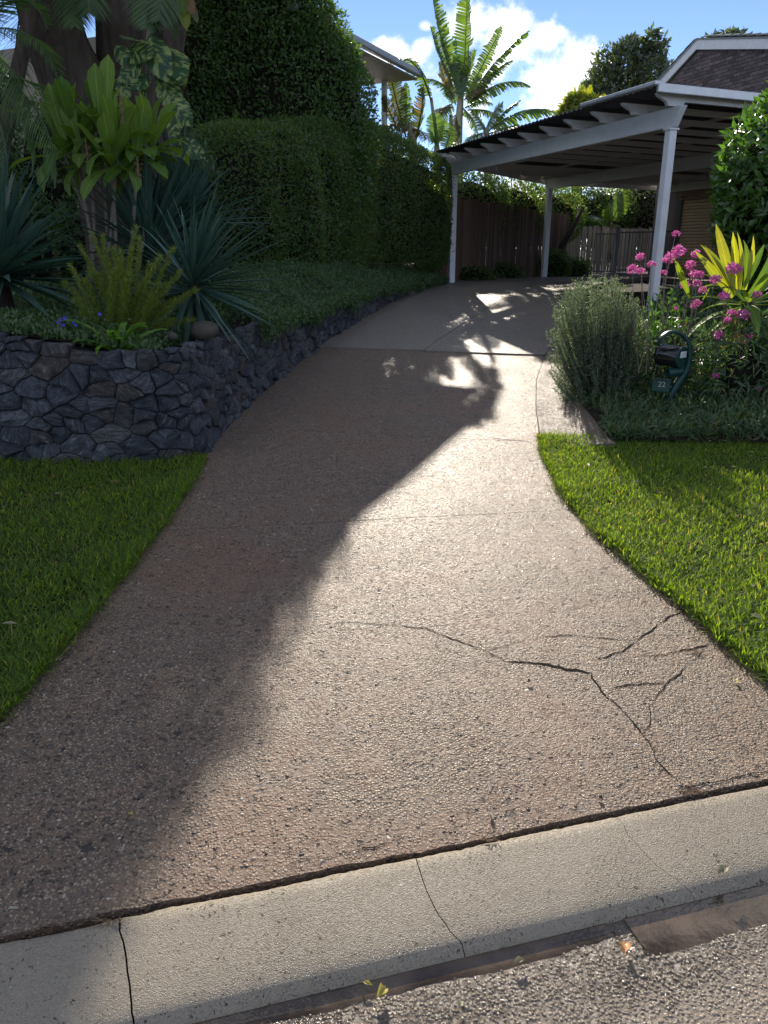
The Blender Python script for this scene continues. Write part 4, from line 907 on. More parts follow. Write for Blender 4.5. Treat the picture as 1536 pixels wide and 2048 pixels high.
# the tall hedge tree that throws the long shadow
ell = [(-2.05, 15.0, 3.6, 1.72, 1.3, 2.3), (-2.05, 15.0, 4.6, 1.2, 1.25, 1.5), (-2.85, 15.2, 5.4, 1.45, 1.3, 1.6), (-1.12, 14.9, 3.7, 1.02, .95, 1.2), (-1.15, 14.9, 4.4, .75, .9, .72), (-1.62, 14.9, 5.15, .8, .95, .8), (-1.1, 14.9, 2.5, .9, .9, 1.2), (-3.0, 14.6, 2.8, .9, 1.0, 1.8), (-3.2, 14.6, 4.6, .8, 1.0, 1.4), (-2.0, 15.0, 5.8, .95, 1.0, .95), (-3.6, 15.4, 6.6, 1.6, 1.4, 1.5)]
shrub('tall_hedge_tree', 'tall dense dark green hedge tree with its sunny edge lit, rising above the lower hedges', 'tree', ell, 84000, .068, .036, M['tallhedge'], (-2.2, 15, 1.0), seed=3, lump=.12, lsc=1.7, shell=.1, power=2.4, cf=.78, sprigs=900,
      trunks=[([(-2.2, 15, .8), (-2.2, 15, 3)], .16, .1), ([(-3.35, 13.8, 1), (-3.3, 13.9, 3), (-3.4, 14, 6)], .24, .16)])

# ------------------------------------------------------------------ strap-like plants, leaf by leaf
def strap_me(name, L, W, m, curl=.8, n=7, fold=.25, tip=.0, base=.35, peak=.6, wave=0):
    """one leaf along +y, bending down by curl radians in all; cheap strip with a folded midrib"""
    V = []; y = z = 0; dl = L/n
    for i in range(n+1):
        f = i/n; a = curl*f*f; ww = W/2*(base+(1-base)*min(1, f/peak)) if f < peak else W/2*math.sqrt(max(0, 1-((f-peak)/(1-peak))**2))*(1-tip)+W/2*tip*(1-f)/(1-peak)
        ww = max(ww, W*.01); zz = wave*math.sin(f*9)*W
        V += [(-ww, y, z+fold*ww+zz), (0, y, z), (ww, y, z+fold*ww-zz)]; y += math.cos(a)*dl; z -= math.sin(a)*dl
    F = [(i*3+k, i*3+k+1, i*3+k+4, i*3+k+3) for i in range(n) for k in (0, 1)]
    return mesh(name, V, F, m, True)
def rosette(o, c, mes, n, e0, e1, name='leaf', az=(0, 6.283), seed=0, s=(.8, 1.1), c_up=.0, roll=.3, axis=None):
    """n leaves round centre c, from upright e0 to spread e1 (radians of elevation)"""
    r = random.Random(seed)
    for i in range(n):
        f = (i+.5)/n; e = e0+(e1-e0)*f+r.uniform(-.12, .12); a = az[0]+(i*2.39996 % 6.283)/6.283*(az[1]-az[0])+r.uniform(-.15, .15)
        d = Vector((math.cos(a)*math.cos(e), math.sin(a)*math.cos(e), math.sin(e)))
        if axis is not None: d = axis @ d
        link(name, r.choice(mes), o, frame(Vector(c)+Vector((0, 0, c_up*(1-f)))+d*.02, d, roll=r.uniform(-roll, roll), s=r.uniform(*s)))
def yucca(c, label, n, L, W, seed, e0=1.45, e1=-.35, tilt=None, az=(0, 6.283)):
    o = thing('yucca', c, label, 'yucca', 'blue green yuccas in the raised bed')
    mes = [strap_me('leaf', L*k, W*q, M['yucca'], cu, 6, .45, .9, .55, .4) for k, q, cu in ((1, 1, .12), (.9, .9, .3), (1.05, 1.05, .2), (.95, .85, .45))]
    mb = MB(); mb.tube([(0, 0, -.25), (0, 0, .1)], [.08, .05], 8, jit=.2); mb.obj('trunk', M['darkbark'], o)
    rosette(o, (0, 0, 0), mes, n, e0, e1, seed=seed, c_up=.1, az=az, axis=tilt); return o
c = atY(2, 560, 6.25); yucca(tuple(c), 'blue green yucca with broad stiff blades under the drooping dark palm', 110, .92, .09, 1)
c = atY(388, 588, 6.5); yucca(tuple(c), 'blue green yucca overhanging the wall corner beside the driveway', 120, .8, .05, 2, e0=1.5, e1=-.75, tilt=Matrix.Rotation(.6, 3, 'Y') @ Matrix.Rotation(.3, 3, 'X'))
c = atY(300, 520, 7.7); yucca(tuple(c), 'largest blue green yucca behind the feathery shrub, under the strap leaf plant', 125, 1.02, .06, 3, e0=1.5, e1=-.25, tilt=Matrix.Rotation(.2, 3, 'Y'))
c = atY(375, 455, 8.6); yucca(tuple(c), 'blue green yucca farthest back against the dark tall hedge tree', 90, .95, .06, 4, e0=1.5, e1=-.1)

# tall strap leaf plant with bare stems and seed heads
c = atY(205, 520, 7.55); sp = thing('strap_leaf_plant', tuple(c), 'broad strap leaf plant on bare stems with hanging seed heads in front of the tree', 'plant')
sme_ = [strap_me('leaf', L, W, M['strap'], cu, 7, .3, .0, .3, .68, .03) for L, W, cu in ((.46, .125, .25), (.52, .135, .7), (.42, .14, .15), (.5, .125, 1.3), (.46, .135, 1.9))]
heads = [(150, 285, 0), (200, 255, .1), (235, 295, -.1), (275, 315, 0), (185, 325, .1), (225, 335, -.15), (130, 310, .1), (305, 300, .15)]
for k, (px, py, dy) in enumerate(heads):
    h = Vector(atY(px, py, 7.5+dy))-Vector(c); b = Vector((random.uniform(-.12, .12)+h.x*.3, random.uniform(-.1, .1), -.3)); mb = MB()
    mb.tube([b, b*.55+h*.45+Vector((.02, 0, -.02)), h*.9+b*.1, h], [.022, .018, .016, .014], 7); mb.obj('stem', M['stem'], sp, True)
    rosette(sp, h, sme_[:3], 6, 1.45, .75, seed=20+k, s=(.85, 1.1)); rosette(sp, h, sme_[1:], 8, .55, -.5, seed=40+k, s=(.75, 1.05))
for (px, py, tx, ty) in [(215, 190, 215, 108), (200, 200, 188, 125), (150, 230, 120, 150), (270, 290, 285, 215), (228, 260, 228, 205), (130, 240, 95, 165), (160, 260, 128, 195)]:
    a = Vector(atY(px, py+40, 7.45)); b = Vector(atY(tx, ty, 7.4)); lf = strap_me('leaf', (b-a).length, .14, M['strap'], .15, 7, .25, 0, .35, .7); link('leaf', lf, sp, frame(a-Vector(c), b-a, up=(0, -1, .3)))
for (px, py) in [(172, 290), (275, 325), (240, 190)]:
    q = Vector(atY(px, py, 7.2))-Vector(c); sdh = MB(); r = random.Random(px)
    for i in range(90):
        zz = r.uniform(0, .22); rr = .05*(1-zz/.3); aa = r.uniform(0, 6.28); p = q+Vector((rr*r.random()*math.cos(aa), rr*r.random()*math.sin(aa), -zz)); s = r.uniform(.004, .007)
        sdh.add([p+Vector(v)*s for v in ((1, 0, 0), (-1, 0, 0), (0, 1, 0), (0, -1, 0), (0, 0, 1), (0, 0, -1))], [(0, 2, 4), (2, 1, 4), (1, 3, 4), (3, 0, 4), (2, 0, 5), (1, 2, 5), (3, 1, 5), (0, 3, 5)])
    sdh.tube([q+Vector((0, 0, .05)), q+Vector((0, 0, -.2))], .005, 5); sdh.obj('seed_head', M['twig'], sp)

# ------------------------------------------------------------------ the big forked tree and its climbers
bt = thing('forked_tree', tuple(atY(235, 500, 8.9)), 'massive dark barked tree forking low with a leaning trunk, at the left edge of the bed'.replace('at the left edge of the bed', 'behind the strap leaf plant'), 'tree')
bc = Vector(bt.location)
def limb(px, rad, Y, n=22, name='trunk', jit=.12):
    pts = [Vector(atY(a, b, Y+dy))-bc for a, b, dy in px]; sm = []; rr = []
    k = len(pts)
    for i in range(k-1):
        p0, p1, p2, p3 = pts[max(i-1, 0)], pts[i], pts[i+1], pts[min(i+2, k-1)]
        for q in range(5):
            u = q/5; sm.append(.5*((2*p1)+(p2-p0)*u+(2*p0-5*p1+4*p2-p3)*u*u+(3*p1-p0-3*p2+p3)*u**3)); rr.append(rad[i]+(rad[i+1]-rad[i])*u)
    sm.append(pts[-1]); rr.append(rad[-1]); mb = MB(); mb.tube(sm, rr, n, jit=jit, jsc=2.6); return mb.obj(name, M['bark'], bt, True)
limb([(262, 600, 0), (250, 470, 0), (215, 330, 0), (160, 200, 0), (115, 90, -.1), (85, -10, -.2), (60, -120, -.3), (20, -260, -.4)], [.52, .42, .38, .34, .31, .29, .27, .24], 8.9)
limb([(275, 500, .1), (272, 350, .2), (258, 200, .25), (250, 90, .2), (243, 0, .2), (235, -110, .3), (225, -260, .4)], [.4, .34, .3, .29, .28, .27, .24], 8.9)
limb([(300, 480, .3), (318, 300, .4), (330, 150, .5), (345, 60, .5), (372, -40, .6), (400, -160, .8)], [.22, .19, .17, .14, .12, .1], 8.9)
# its high crown, out over the lawn and above the frame
ell = [(-3.8, 9.4, 6.3, 2.2, 1.8, 1.1), (-6.0, 9.0, 6.2, 2.4, 2.0, 1.4), (-3.2, 11.2, 6.9, 1.7, 1.6, 1.1), (-7.5, 11.0, 6.0, 2.0, 2.0, 1.6), (-5.2, 12.2, 6.8, 2.4, 1.8, 1.4), (-9.5, 10.5, 5.0, 1.6, 2.2, 2.0)]
P, N = blob_pts([(a-bc.x, b-bc.y, q-bc.z, d, e, f) for a, b, q, d, e, f in ell], 30000, .3, .2, 1.2, 8); foliage('crown', P, N, .14, .06, M['canopy'], bt, .9)
# variegated climber on the trunk
pc = thing('variegated_climber', tuple(atY(290, 260, 8.35)), 'climber with big torn cream and green leaves on the dark forked trunk', 'climbing plant'); pcl = Vector(pc.location)
def vleaf(L, W, splits, seed):
    r = random.Random(seed); V = []; F = []; n = 14
    for side in (-1, 1):
        for i in range(n):
            f0, f1 = i/n, (i+1)/n; w_ = lambda f: W/2*(math.sin(math.pi*min(1, .12+f*.9))**.75)
            if i in (0,): pass
            cut = r.random() < splits; g = .02 if cut else 0
            b = len(V); bend = lambda f: -.25*L*f*f
            V += [(0, L*f0, bend(f0)), (0, L*f1, bend(f1)), (side*w_(f1)*(.9 if cut else 1), L*(f1-.0-g)+.12*L, bend(f1)-.12*w_(f1)), (side*w_(f0), L*f0+.12*L, bend(f0)-.12*w_(f0))]
            F.append((b, b+1, b+2, b+3) if side > 0 else (b+3, b+2, b+1, b))
    return mesh('leaf', V, F, M['varieg'])
vm = [vleaf(.5, .34, .35, 1), vleaf(.44, .3, .5, 2), vleaf(.56, .36, .4, 3)]
for i, (px, py, tx, ty) in enumerate([(298, 70, 325, 145), (232, 90, 255, 125), (250, 100, 282, 98), (282, 118, 238, 160), (330, 95, 365, 160), (318, 150, 348, 200), (335, 190, 372, 238), (262, 140, 285, 180), (345, 100, 355, 135), (355, 280, 388, 300), (300, 150, 262, 170), (272, 80, 262, 70), (352, 215, 345, 262), (240, 150, 248, 185)]):
    a = Vector(atY(px, py, 8.25+(i % 3)*.06)); b = Vector(atY(tx, ty, 8.1+(i % 2)*.1)); d = b-a; link('leaf', vm[i % 3], pc, frame(a-pcl, d, up=(.1*(i % 3-1), -1, .25), s=max(.55, d.length/.5)))
mb = MB(); mb.tube([Vector(atY(300, 330, 8.5))-pcl, Vector(atY(288, 220, 8.42))-pcl, Vector(atY(290, 120, 8.45))-pcl, Vector(atY(300, 40, 8.5))-pcl], [.025, .022, .02, .015], 7); mb.obj('vine', M['stem'], pc, True)
pc2 = thing('climbing_philodendron', tuple(atY(345, 20, 8.6)), 'yellow green climber leaves hanging against the sky high up between the trunks', 'climbing plant'); p2 = Vector(pc2.location)
lm = [strap_me('leaf', .42, .2, M['yellowleaf'], .6, 6, .2, .3, .5, .35), strap_me('leaf', .36, .16, M['bananabrown'], .9, 6, .2, .3, .5, .35)]
for i, (px, py, tx, ty) in enumerate([(330, -10, 338, 40), (345, -5, 350, 55), (362, 0, 372, 48), (372, -12, 388, 30), (318, -15, 312, 30), (352, 30, 348, 78), (338, -30, 325, 15), (380, 10, 395, 40), (360, -30, 366, 20)]):
    a = Vector(atY(px, py, 8.6)); b = Vector(atY(tx, ty, 8.5)); link('leaf', lm[i % 2], pc2, frame(a-p2, b-a, up=(.3, -1, .2), s=(b-a).length/.36))
mb = MB(); mb.tube([Vector(atY(325, 60, 8.75))-p2, Vector(atY(345, 0, 8.65))-p2, Vector(atY(360, -60, 8.6))-p2], [.02, .018, .01], 6); mb.obj('vine', M['stem'], pc2)

# ------------------------------------------------------------------ palms
def frond_me(L, nl, ll, droop, m, seed, wd=.018, hang=.5):
    r = np.random.default_rng(seed); mb = MB(); pts = []; y = z = 0
    for i in range(13):
        f = i/12; a = -droop*f*f; pts.append((0, y, z)); y += math.cos(a)*L/12; z += math.sin(a)*L/12
    pts = np.array(pts); f = np.linspace(.12, 1, nl); C = np.stack([np.zeros(nl), np.interp(f, np.linspace(0, 1, 13), pts[:, 1]), np.interp(f, np.linspace(0, 1, 13), pts[:, 2])], 1)
    P = np.repeat(C, 2, 0); s = np.tile([-1, 1], nl); ln = np.repeat(ll*np.sin(np.pi*np.clip(f*.85+.15, 0, 1))**.6, 2)*r.uniform(.85, 1.1, 2*nl)
    T = np.stack([s*1.0, .75+0*s, -hang*r.uniform(.5, 1.4, 2*nl)], 1); N = np.stack([s*.4, 0*s-.1, 1+0*s], 1)
    me = leaves('frond', P, T, N, ln, wd, m, 'blade', bend=.25)
    b = bpy.data.meshes.new('frond'); import bmesh as _b
    bm = _b.new(); bm.from_mesh(me); mb.tube(pts, list(np.linspace(.014, .004, 13)), 5); vs = [bm.verts.new(v) for v in mb.V]
    for q in mb.F: bm.faces.new([vs[i] for i in q])
    bm.to_mesh(b); b.materials.append(m); bm.free(); return b
pa = thing('palm', tuple(atY(0, 420, 7.9)), 'slender palm with hanging feather fronds before the pale wall beyond the forked tree', 'palm'); pp = Vector(pa.location)
mb = MB(); mb.tube([Vector(atY(x, y, 7.9))-pp for x, y in ((-25, 480), (5, 290), (28, 180), (52, 70), (80, -40), (100, -140))], [.085, .075, .07, .065, .06, .055], 10, jit=.06); mb.obj('trunk', M['bark'], pa, True)
fm = [frond_me(1.9, 46, .42, 1.6, M['palm'], 1), frond_me(1.6, 42, .36, 2.2, M['palm'], 2), frond_me(2.1, 50, .46, 1.1, M['palm'], 3)]
top = Vector(atY(98, -130, 7.9))-pp; r = random.Random(5)
for i in range(18):
    a = i*2.4; e = r.uniform(-.3, .9)
    if math.cos(a) > .25: continue
    link('frond', fm[i % 3], pa, frame(top, (math.cos(a)*math.cos(e), math.sin(a)*math.cos(e), math.sin(e)), s=r.uniform(.9, 1.25)))
pb = thing('dark_palm', tuple(atY(-60, 420, 6.9)), 'dark palm with long drooping fronds filling the upper corner beside the big yucca', 'palm'); pq = Vector(pb.location)
mb = MB(); mb.tube([Vector(atY(-70, 470, 6.9))-pq, Vector(atY(-60, 200, 6.9))-pq, Vector(atY(-45, 60, 6.9))-pq], [.09, .08, .06], 10, jit=.06); mb.obj('trunk', M['bark'], pb, True)
for (x0, y0, x1, y1, s) in [(-45, 60, 60, 30, 1.0), (-45, 60, 50, 130, 1.0), (-50, 80, 40, 230, 1.0), (-50, 110, 60, 290, .9), (-50, 130, 20, 360, .9), (-45, 60, 110, -40, 1.1), (-50, 150, 75, 330, .8), (-40, 40, 20, -80, 1), (-60, 200, 70, 190, .9)]:
    a = Vector(atY(x0, y0, 6.9)); b = Vector(atY(x1, y1, 6.7)); d = b-a; link('frond', fm[i % 2], pb, frame(a-pq, d+Vector((0, 0, d.length*.5)), s=d.length/1.05*s)); i += 1
# fronds dropping in from above, between the trunks
pcx = thing('hanging_fronds', tuple(atY(300, -120, 8.2)), 'thin palm frond tips hanging in front of the trunks from above', 'palm frond'); pr = Vector(pcx.location)
for (x0, y0, x1, y1) in [(140, -90, 150, 45), (300, -100, 292, 50), (325, -80, 318, 35), (172, -80, 178, 20)]:
    a = Vector(atY(x0, y0, 8.1)); b = Vector(atY(x1, y1, 8.0)); link('frond', frond_me((b-a).length*1.05, 34, .3, .1, M['palm'], x0, .016, .3), pcx, frame(a-pr, b-a, up=(.4, -1, .1)))
mb = MB(); mb.tube([Vector(atY(120, -110, 8.15))-pr, Vector(atY(300, -125, 8.2))-pr, Vector(atY(420, -100, 8.4))-pr], [.02, .03, .03], 6); mb.obj('stalk', M['stem'], pcx)

# ------------------------------------------------------------------ feathery shrub, fern, flowers, boulders at the wall's edge
fs = thing('feathery_shrub', tuple(atY(245, 690, 5.75)), 'fine yellow green feathery shrub with pale shoot tips at the wall edge', 'shrub'); fl = Vector(fs.location); r = np.random.default_rng(3)
ends = [(140, 530), (160, 495), (185, 470), (205, 475), (225, 500), (245, 520), (272, 455), (280, 480), (300, 530), (320, 515), (345, 500), (360, 545), (390, 580), (130, 565), (150, 600), (230, 540), (260, 550), (290, 560), (330, 570), (180, 540), (200, 550), (345, 640), (385, 640), (165, 630), (310, 600), (240, 500), (262, 500), (215, 520), (170, 560), (350, 600)]
PP = []; TT = []; tp = []; tt = []
for i, (x, y) in enumerate(ends):
    b = np.array(fl)*0+np.array([r.uniform(-.1, .1), r.uniform(-.1, .1), -.03]); e = np.array(Vector(atY(x, y, 5.75+r.uniform(-.25, .3)))-fl); mid = (b+e)/2+np.array([0, 0, .06]); n = 75
    f = np.linspace(.12, 1, n)[:, None]; C = (1-f)**2*b+2*f*(1-f)*mid+f*f*e; mb = MB(); mb.tube([b, C[15], C[30], C[45], e], [.005, .004, .003, .002, .001], 4); mb.obj('stem', M['feather'], fs)
    for k in range(11):
        PP.append(C+r.normal(size=C.shape)*.004); TT.append(unit((e-b)[None]*.9+r.normal(size=(n, 3))*.42))
    if i in (1, 6, 7, 9, 0, 22, 13, 25, 11): q = C[-26:]; q = np.repeat(q, 2, 0); tp.append(q); tt.append(unit((e-b)[None]*.6+r.normal(size=(len(q), 3))*.5))
PP, TT = np.vstack(PP), np.vstack(TT); link('foliage', leaves('foliage', PP, TT, rnd(len(PP)), .042*rng.uniform(.5, 1.3, len(PP)), .0038, M['feather'], 'dia'), fs)
tp, tt = np.vstack(tp), np.vstack(tt); link('shoots', leaves('shoots', tp, tt, rnd(len(tp)), .028, .006, M['tip'], 'dia'), fs)['kind'] = 'stuff'
fe = thing('fern', tuple(atY(238, 708, 5.42)), 'bright green sword fern growing at the wall top under the feathery shrub', 'fern')
fem = [frond_me(.4, 30, .05, 1.0, M['fern'], 11, .013, .15), frond_me(.34, 28, .045, 1.6, M['fern'], 12, .012, .2)]
for i in range(17):
    a = i*2.4+.3; e = random.uniform(.3, 1.25); link('frond', fem[i % 2], fe, frame((0, 0, 0), (math.cos(a)*math.cos(e), math.sin(a)*math.cos(e), math.sin(e)), s=random.uniform(.7, 1.15)))
for k, (px, py, Y, s, lab) in enumerate([(342, 672, 5.75, .045, 'small pale rounded boulder on the wall top beside the fern'), (408, 660, 6.0, .095, 'brown rounded boulder under the yucca at the wall corner')]):
    q = atY(px, py, Y); mb = MB(); pr_ = [(math.cos(a), math.sin(a)) for a in np.linspace(-1.5, 1.5, 9)]; mb.lathe(pr_, 14, Matrix.Diagonal((s*1.15, s, s*.8, 1)))
    mb.V = [tuple(Vector(v)*(1+.18*mn.noise(Vector(v)*(2/s)*.5+Vector((k, 0, 0))))) for v in mb.V]; tag(mb.obj('boulder', M['boulder'], None, True, Matrix.Translation(q)), lab, 'boulder')
def cover(name, pts, nrm, L, W, m, shape='leaf', kind='stuff', spread=.8, up=.5):
    return tag(foliage(name, pts, nrm, L, W, m, None, spread, shape, up), kind=kind)
# groundcover: front bed, then draped over the wall along the driveway
n = 15000; x = rng.uniform(-4.4, -1.55, n); y = rng.uniform(5.22, 6.9, n); z = np.array([bed_z(a, max(b, 5.3)) for a, b in zip(x, y)])+.02+rng.random(n)**1.3*(.06+.05*np.clip(nz3(np.stack([x, y, x], 1), 3), 0, 1))
cover('groundcover', np.stack([x, y, z], 1), np.tile([0, -.25, 1.0], (n, 1)), .04, .02, M['cover'])
def drape(n, y0, y1, hmax, over, seed):
    r = np.random.default_rng(seed); y = r.uniform(y0, y1, n); u = r.random(n); pts = []; nr = []
    for a, b in zip(y, u):
        e = float(Lx(a)); hg = hmax*(.75+.35*mn.noise((a*1.3, 0, seed))); wd = 1.6; ov = over*max(.1, .5+.9*mn.noise((a*2.1, 5, seed)))
        if b < .35:                                                     # hanging face
            f = b/.35; zt = bed_z(e-.4, a)+.1; pts.append((e+.03+.05*math.sin(f*3.1)-.02*f, a, zt-ov*(1-f))); nr.append((1, -.25, .35))
        else:
            f = (b-.35)/.65; pts.append((e+.02-wd*f, a, bed_z(e-.4, a)+.08+hg*math.sin(min(1, f*1.7)*1.57))); nr.append((.9-f, -.4, .8))
    P = np.array(pts)+r.normal(size=(n, 3))*.035; return P, unit(np.array(nr))
P, N = drape(36000, 7.3, 13.5, .42, .22, 4); cover('draped_groundcover', P, N, .042, .018, M['cover'])
P, N = drape(16000, 13.5, 18.4, .25, .3, 5); cover('draped_groundcover', P, N, .045, .018, M['cover'])
n = 9000; y = rng.uniform(6.9, 9.5, n); x = Lx(y)-rng.uniform(.3, 4.2, n); z = np.array([bed_z(a, b) for a, b in zip(x, y)])+rng.random(n)*.2
cover('groundcover', np.stack([x, y, z], 1), np.tile([.1, -.4, 1.0], (n, 1)), .06, .025, M['cover'])
bf = thing('blue_flower', tuple(atY(140, 660, 5.6)), 'small trailing plant with a few blue flowers on top of the stone wall', 'flower'); bl = Vector(bf.location)
n = 900; P = rng.normal(size=(n, 3))*[.2, .12, .05]+[0, 0, .03]; foliage('foliage', P, np.tile([0, -.3, 1.0], (n, 1)), .03, .013, M['cover'], bf)
for (px, py) in [(122, 640), (130, 636), (117, 645), (148, 643), (152, 650), (153, 662), (178, 686), (200, 628), (127, 650)]:
    q = Vector(atY(px, py, 5.45))-bl; P = np.tile(np.array(q), (7, 1)); a = np.arange(7)*.9; T = np.stack([np.cos(a), -.5+0*a, np.sin(a)], 1); link('flower_head', leaves('flower_head', P, T, np.tile([0, -1, .3], (7, 1)), .017, .012, M['blue'], 'dia'), bf)
# low shrub spray with grey leaves by the dark trunk, and yellow foliage behind
def spray(name, label, cat, c, tips, m, L, W, nl=14, stemm='stem', group=None, Y2=0):
    o = thing(name, tuple(c), label, cat, group); cv = Vector(c); PP = []; TT = []
    for i, e in enumerate(tips):
        e = Vector(e)-cv; mb = MB(); mb.tube([(0, 0, 0), e*.5+Vector((0, 0, .05)), e], [.008, .005, .002], 5); mb.obj('stem', M[stemm], o)
        f = np.linspace(.3, 1, nl)[:, None]; C = np.array(e)*f+np.array([0, 0, .1])*f*(1-f)*2; PP.append(np.repeat(C, 2, 0)); TT.append(unit(np.tile(np.array(e), (2*nl, 1))/e.length*.7+rnd(2*nl)*.6))
    PP, TT = np.vstack(PP), np.vstack(TT); n = len(PP); link('foliage', leaves('foliage', PP, TT, rnd(n)*.5+[0, -.6, .8], L*rng.uniform(.7, 1.2, n), W, m, 'leaf'), o); return o
spray('grey_leaf_shrub', 'loose narrow leaved shrub against the dark hedge behind the yuccas', 'shrub', atY(375, 430, 9.2), [atY(x, y, 9.1) for x, y in ((410, 300), (425, 325), (395, 295), (380, 310), (430, 345), (400, 330), (360, 320))], M['cover'], .13, .03)
spray('yellow_foliage_plant', 'sunlit yellow leaved plant behind the stems near the timber screen', 'shrub', atY(60, 480, 12.5), [atY(x, y, 12.4) for x, y in ((20, 350), (40, 365), (60, 375), (10, 375), (90, 410), (100, 395), (30, 395), (80, 430), (95, 440), (110, 420), (50, 400))], M['yellowleaf'], .22, .06)
shrub('dark_background_shrub', 'dark leafy shrub mass behind the yuccas beneath the palm', 'shrub', [(-4.9, 9.8, 1.6, 1.3, .8, .9), (-6.8, 9.6, 1.9, 1.4, .8, 1.3), (-3.6, 10.6, 1.5, .9, .8, .9), (-7.2, 11.5, 3.0, 1.5, .8, 1.3), (-5.4, 11.2, 2.6, .9, .7, .8), (-5.5, 11.4, 3.4, .7, .6, 1.0), (-4.7, 11.8, 2.6, .5, .5, 1.1)], 15000, .1, .035, M['cover'], (-5, 9.8, 1), seed=9, cf=.7)
# ------------------------------------------------------------------ banana plants
def banana_leaf(L, W, arch, seed, m, torn=.6, hang=.7, n=34, split=.0):
    """midrib along +y arching by arch radians; the blade is torn into strips that hang to both sides"""
    r = random.Random(seed); mb = MB(); pts = []; y = z = 0
    for i in range(n+1):
        f = i/n; a = .1-arch*f**1.5; pts.append((y, z, a)); y += math.cos(a)*L/n; z += math.sin(a)*L/n
    V = []; F = []
    hk = {}
    for side in (-1, 1):
        drop = hang
        for i in range(2, n):
            f = i/n; w0 = W/2*min(1, math.sin(math.pi*min(1, .1+f*.93))**.55+.05)
            if r.random() < torn: drop = hang*r.uniform(.55, 1.35); g = r.uniform(.15, .6)
            else: g = 0
            (y0, z0, a0), (y1, z1, a1) = pts[i], pts[i+1]; b = len(V); sag = r.uniform(-.03, .03)
            d1 = min(1.5, drop); fwd = .32
            prof = []
            for k, q in ((0, 0), (1, .35), (2, .7), (3, 1.0)):
                ang = -.1+d1*q*.9; xx = side*w0*q*math.cos(ang*.8); zz = -w0*q*math.sin(ang*.8)*1.05
                sh = g*q*(y1-y0)*.9+(y1-y0)*(.55 if k == 3 else 0)*min(1, g*3); prof.append(((xx, y0+fwd*w0*q, z0+zz+sag*q), (xx, y1-sh+fwd*w0*q*(1), z1+zz+sag*q)))
            for k in range(4): V += [prof[k][0], prof[k][1]]
            for k in range(3): q = (b+2*k, b+2*k+1, b+2*k+3, b+2*k+2); F.append(q if side < 0 else q[::-1])
    mb.add(V, F); mb.tube([(0, p[0], p[1]-.008) for p in pts[::3]]+[(0, pts[-1][0], pts[-1][1])], list(np.linspace(.022, .004, len(pts[::3])+1)), 6); return mb.me('leaf', m)
def banana(label, stems, lvs, Y, base, seed=0):
    o = thing('banana_plant', tuple(base), label, 'banana plant', 'banana plants behind the hedge'); bv = Vector(base)
    for px, rad in stems:
        mb = MB(); k = len(px); pts = [Vector(atY(x, y, Y))-bv for x, y in px]; mb.tube(pts, list(np.linspace(rad, rad*.6, k)), 9, jit=.08); mb.obj('stem', M['bstem'], o, True)
    for i, (x0, y0, x1, y1, W, arch, hang, m, upv, *yt) in enumerate(lvs):
        r = random.Random(seed*50+i); a = Vector(atY(x0, y0, Y+r.uniform(-.25, .25))); b = Vector(atY(x1, y1, yt[0] if yt else Y+r.uniform(-.6, .4))); ch = b-a; L = ch.length*(1+arch*arch*.045)
        me = banana_leaf(L, W, arch, seed*50+i, M[m], hang=hang)
        # aim the chord: the leaf leaves its base above the chord and arches down to the tip
        d = ch.normalized(); up = Vector(upv); x = d.cross(up).normalized(); u = x.cross(d); beta = arch*.42-.05
        link('leaf', me, o, frame(a-bv, d*math.cos(beta)+u*math.sin(beta), up=u))
    return o
Yb = 28.0
bs = atY(915, 330, Yb); bs[2] = .95
banana('tall central banana plant with tattered upright leaves against the white cloud', [([(918, 400), (916, 300), (918, 240), (922, 185)], .17), ([(905, 400), (900, 300), (902, 230)], .1)],
 [(918, 195, 873, -25, .85, .25, 1.25, 'banana', (-1, -.3, .3)), (905, 175, 866, 50, .75, .2, 1.3, 'banana', (-1, -.3, .2)), (926, 190, 930, -30, .85, .12, 1.3, 'banana', (.3, -1, .2)),
  (932, 195, 1003, 52, .6, .2, 1.35, 'banana', (.5, -.4, .8)), (938, 200, 1066, 70, .6, .5, 1.35, 'banana', (0, -.2, 1)), (942, 205, 1062, 188, .8, 1.2, 1.2, 'banana', (0, -.1, 1)),
  (905, 205, 868, 270, .7, 1.1, 1.1, 'banana', (0, -.4, 1)), (925, 200, 915, 120, .5, .2, .4, 'banana', (0, -1, .2)), (935, 210, 960, 150, .5, .4, .6, 'banana', (0, -1, .5)),
  (925, 215, 950, 285, .55, 1.0, 1.0, 'banana', (0, -.5, 1)), (912, 210, 892, 160, .45, .5, .8, 'banana', (-.2, -.8, .6)), (915, 225, 905, 290, .5, .8, 1.0, 'bananabrown', (0, -.5, 1)), (920, 190, 948, 95, .55, .3, 1.2, 'banana', (.4, -.8, .3)), (908, 195, 846, 165, .6, 1.1, 1.4, 'banana', (0, -.3, 1)), (940, 205, 1030, 128, .55, .8, 1.4, 'banana', (0, -.3, 1)), (905, 205, 880, 120, .5, .4, 1.4, 'bananabrown', (-.5, -.6, .5)), (928, 200, 975, 175, .5, 1.0, 1.4, 'bananabrown', (.2, -.6, 1)), (905, 215, 862, 235, .6, 1.1, 1.3, 'bananabrown', (0, -.3, 1)), (935, 220, 1010, 262, .6, 1.2, 1.2, 'banana', (0, -.3, 1)), (930, 215, 985, 215, .5, 1.0, 1.2, 'banana', (0, -.2, 1))], Yb, bs, 1)
bs = atY(975, 330, 25.5); bs[2] = .95
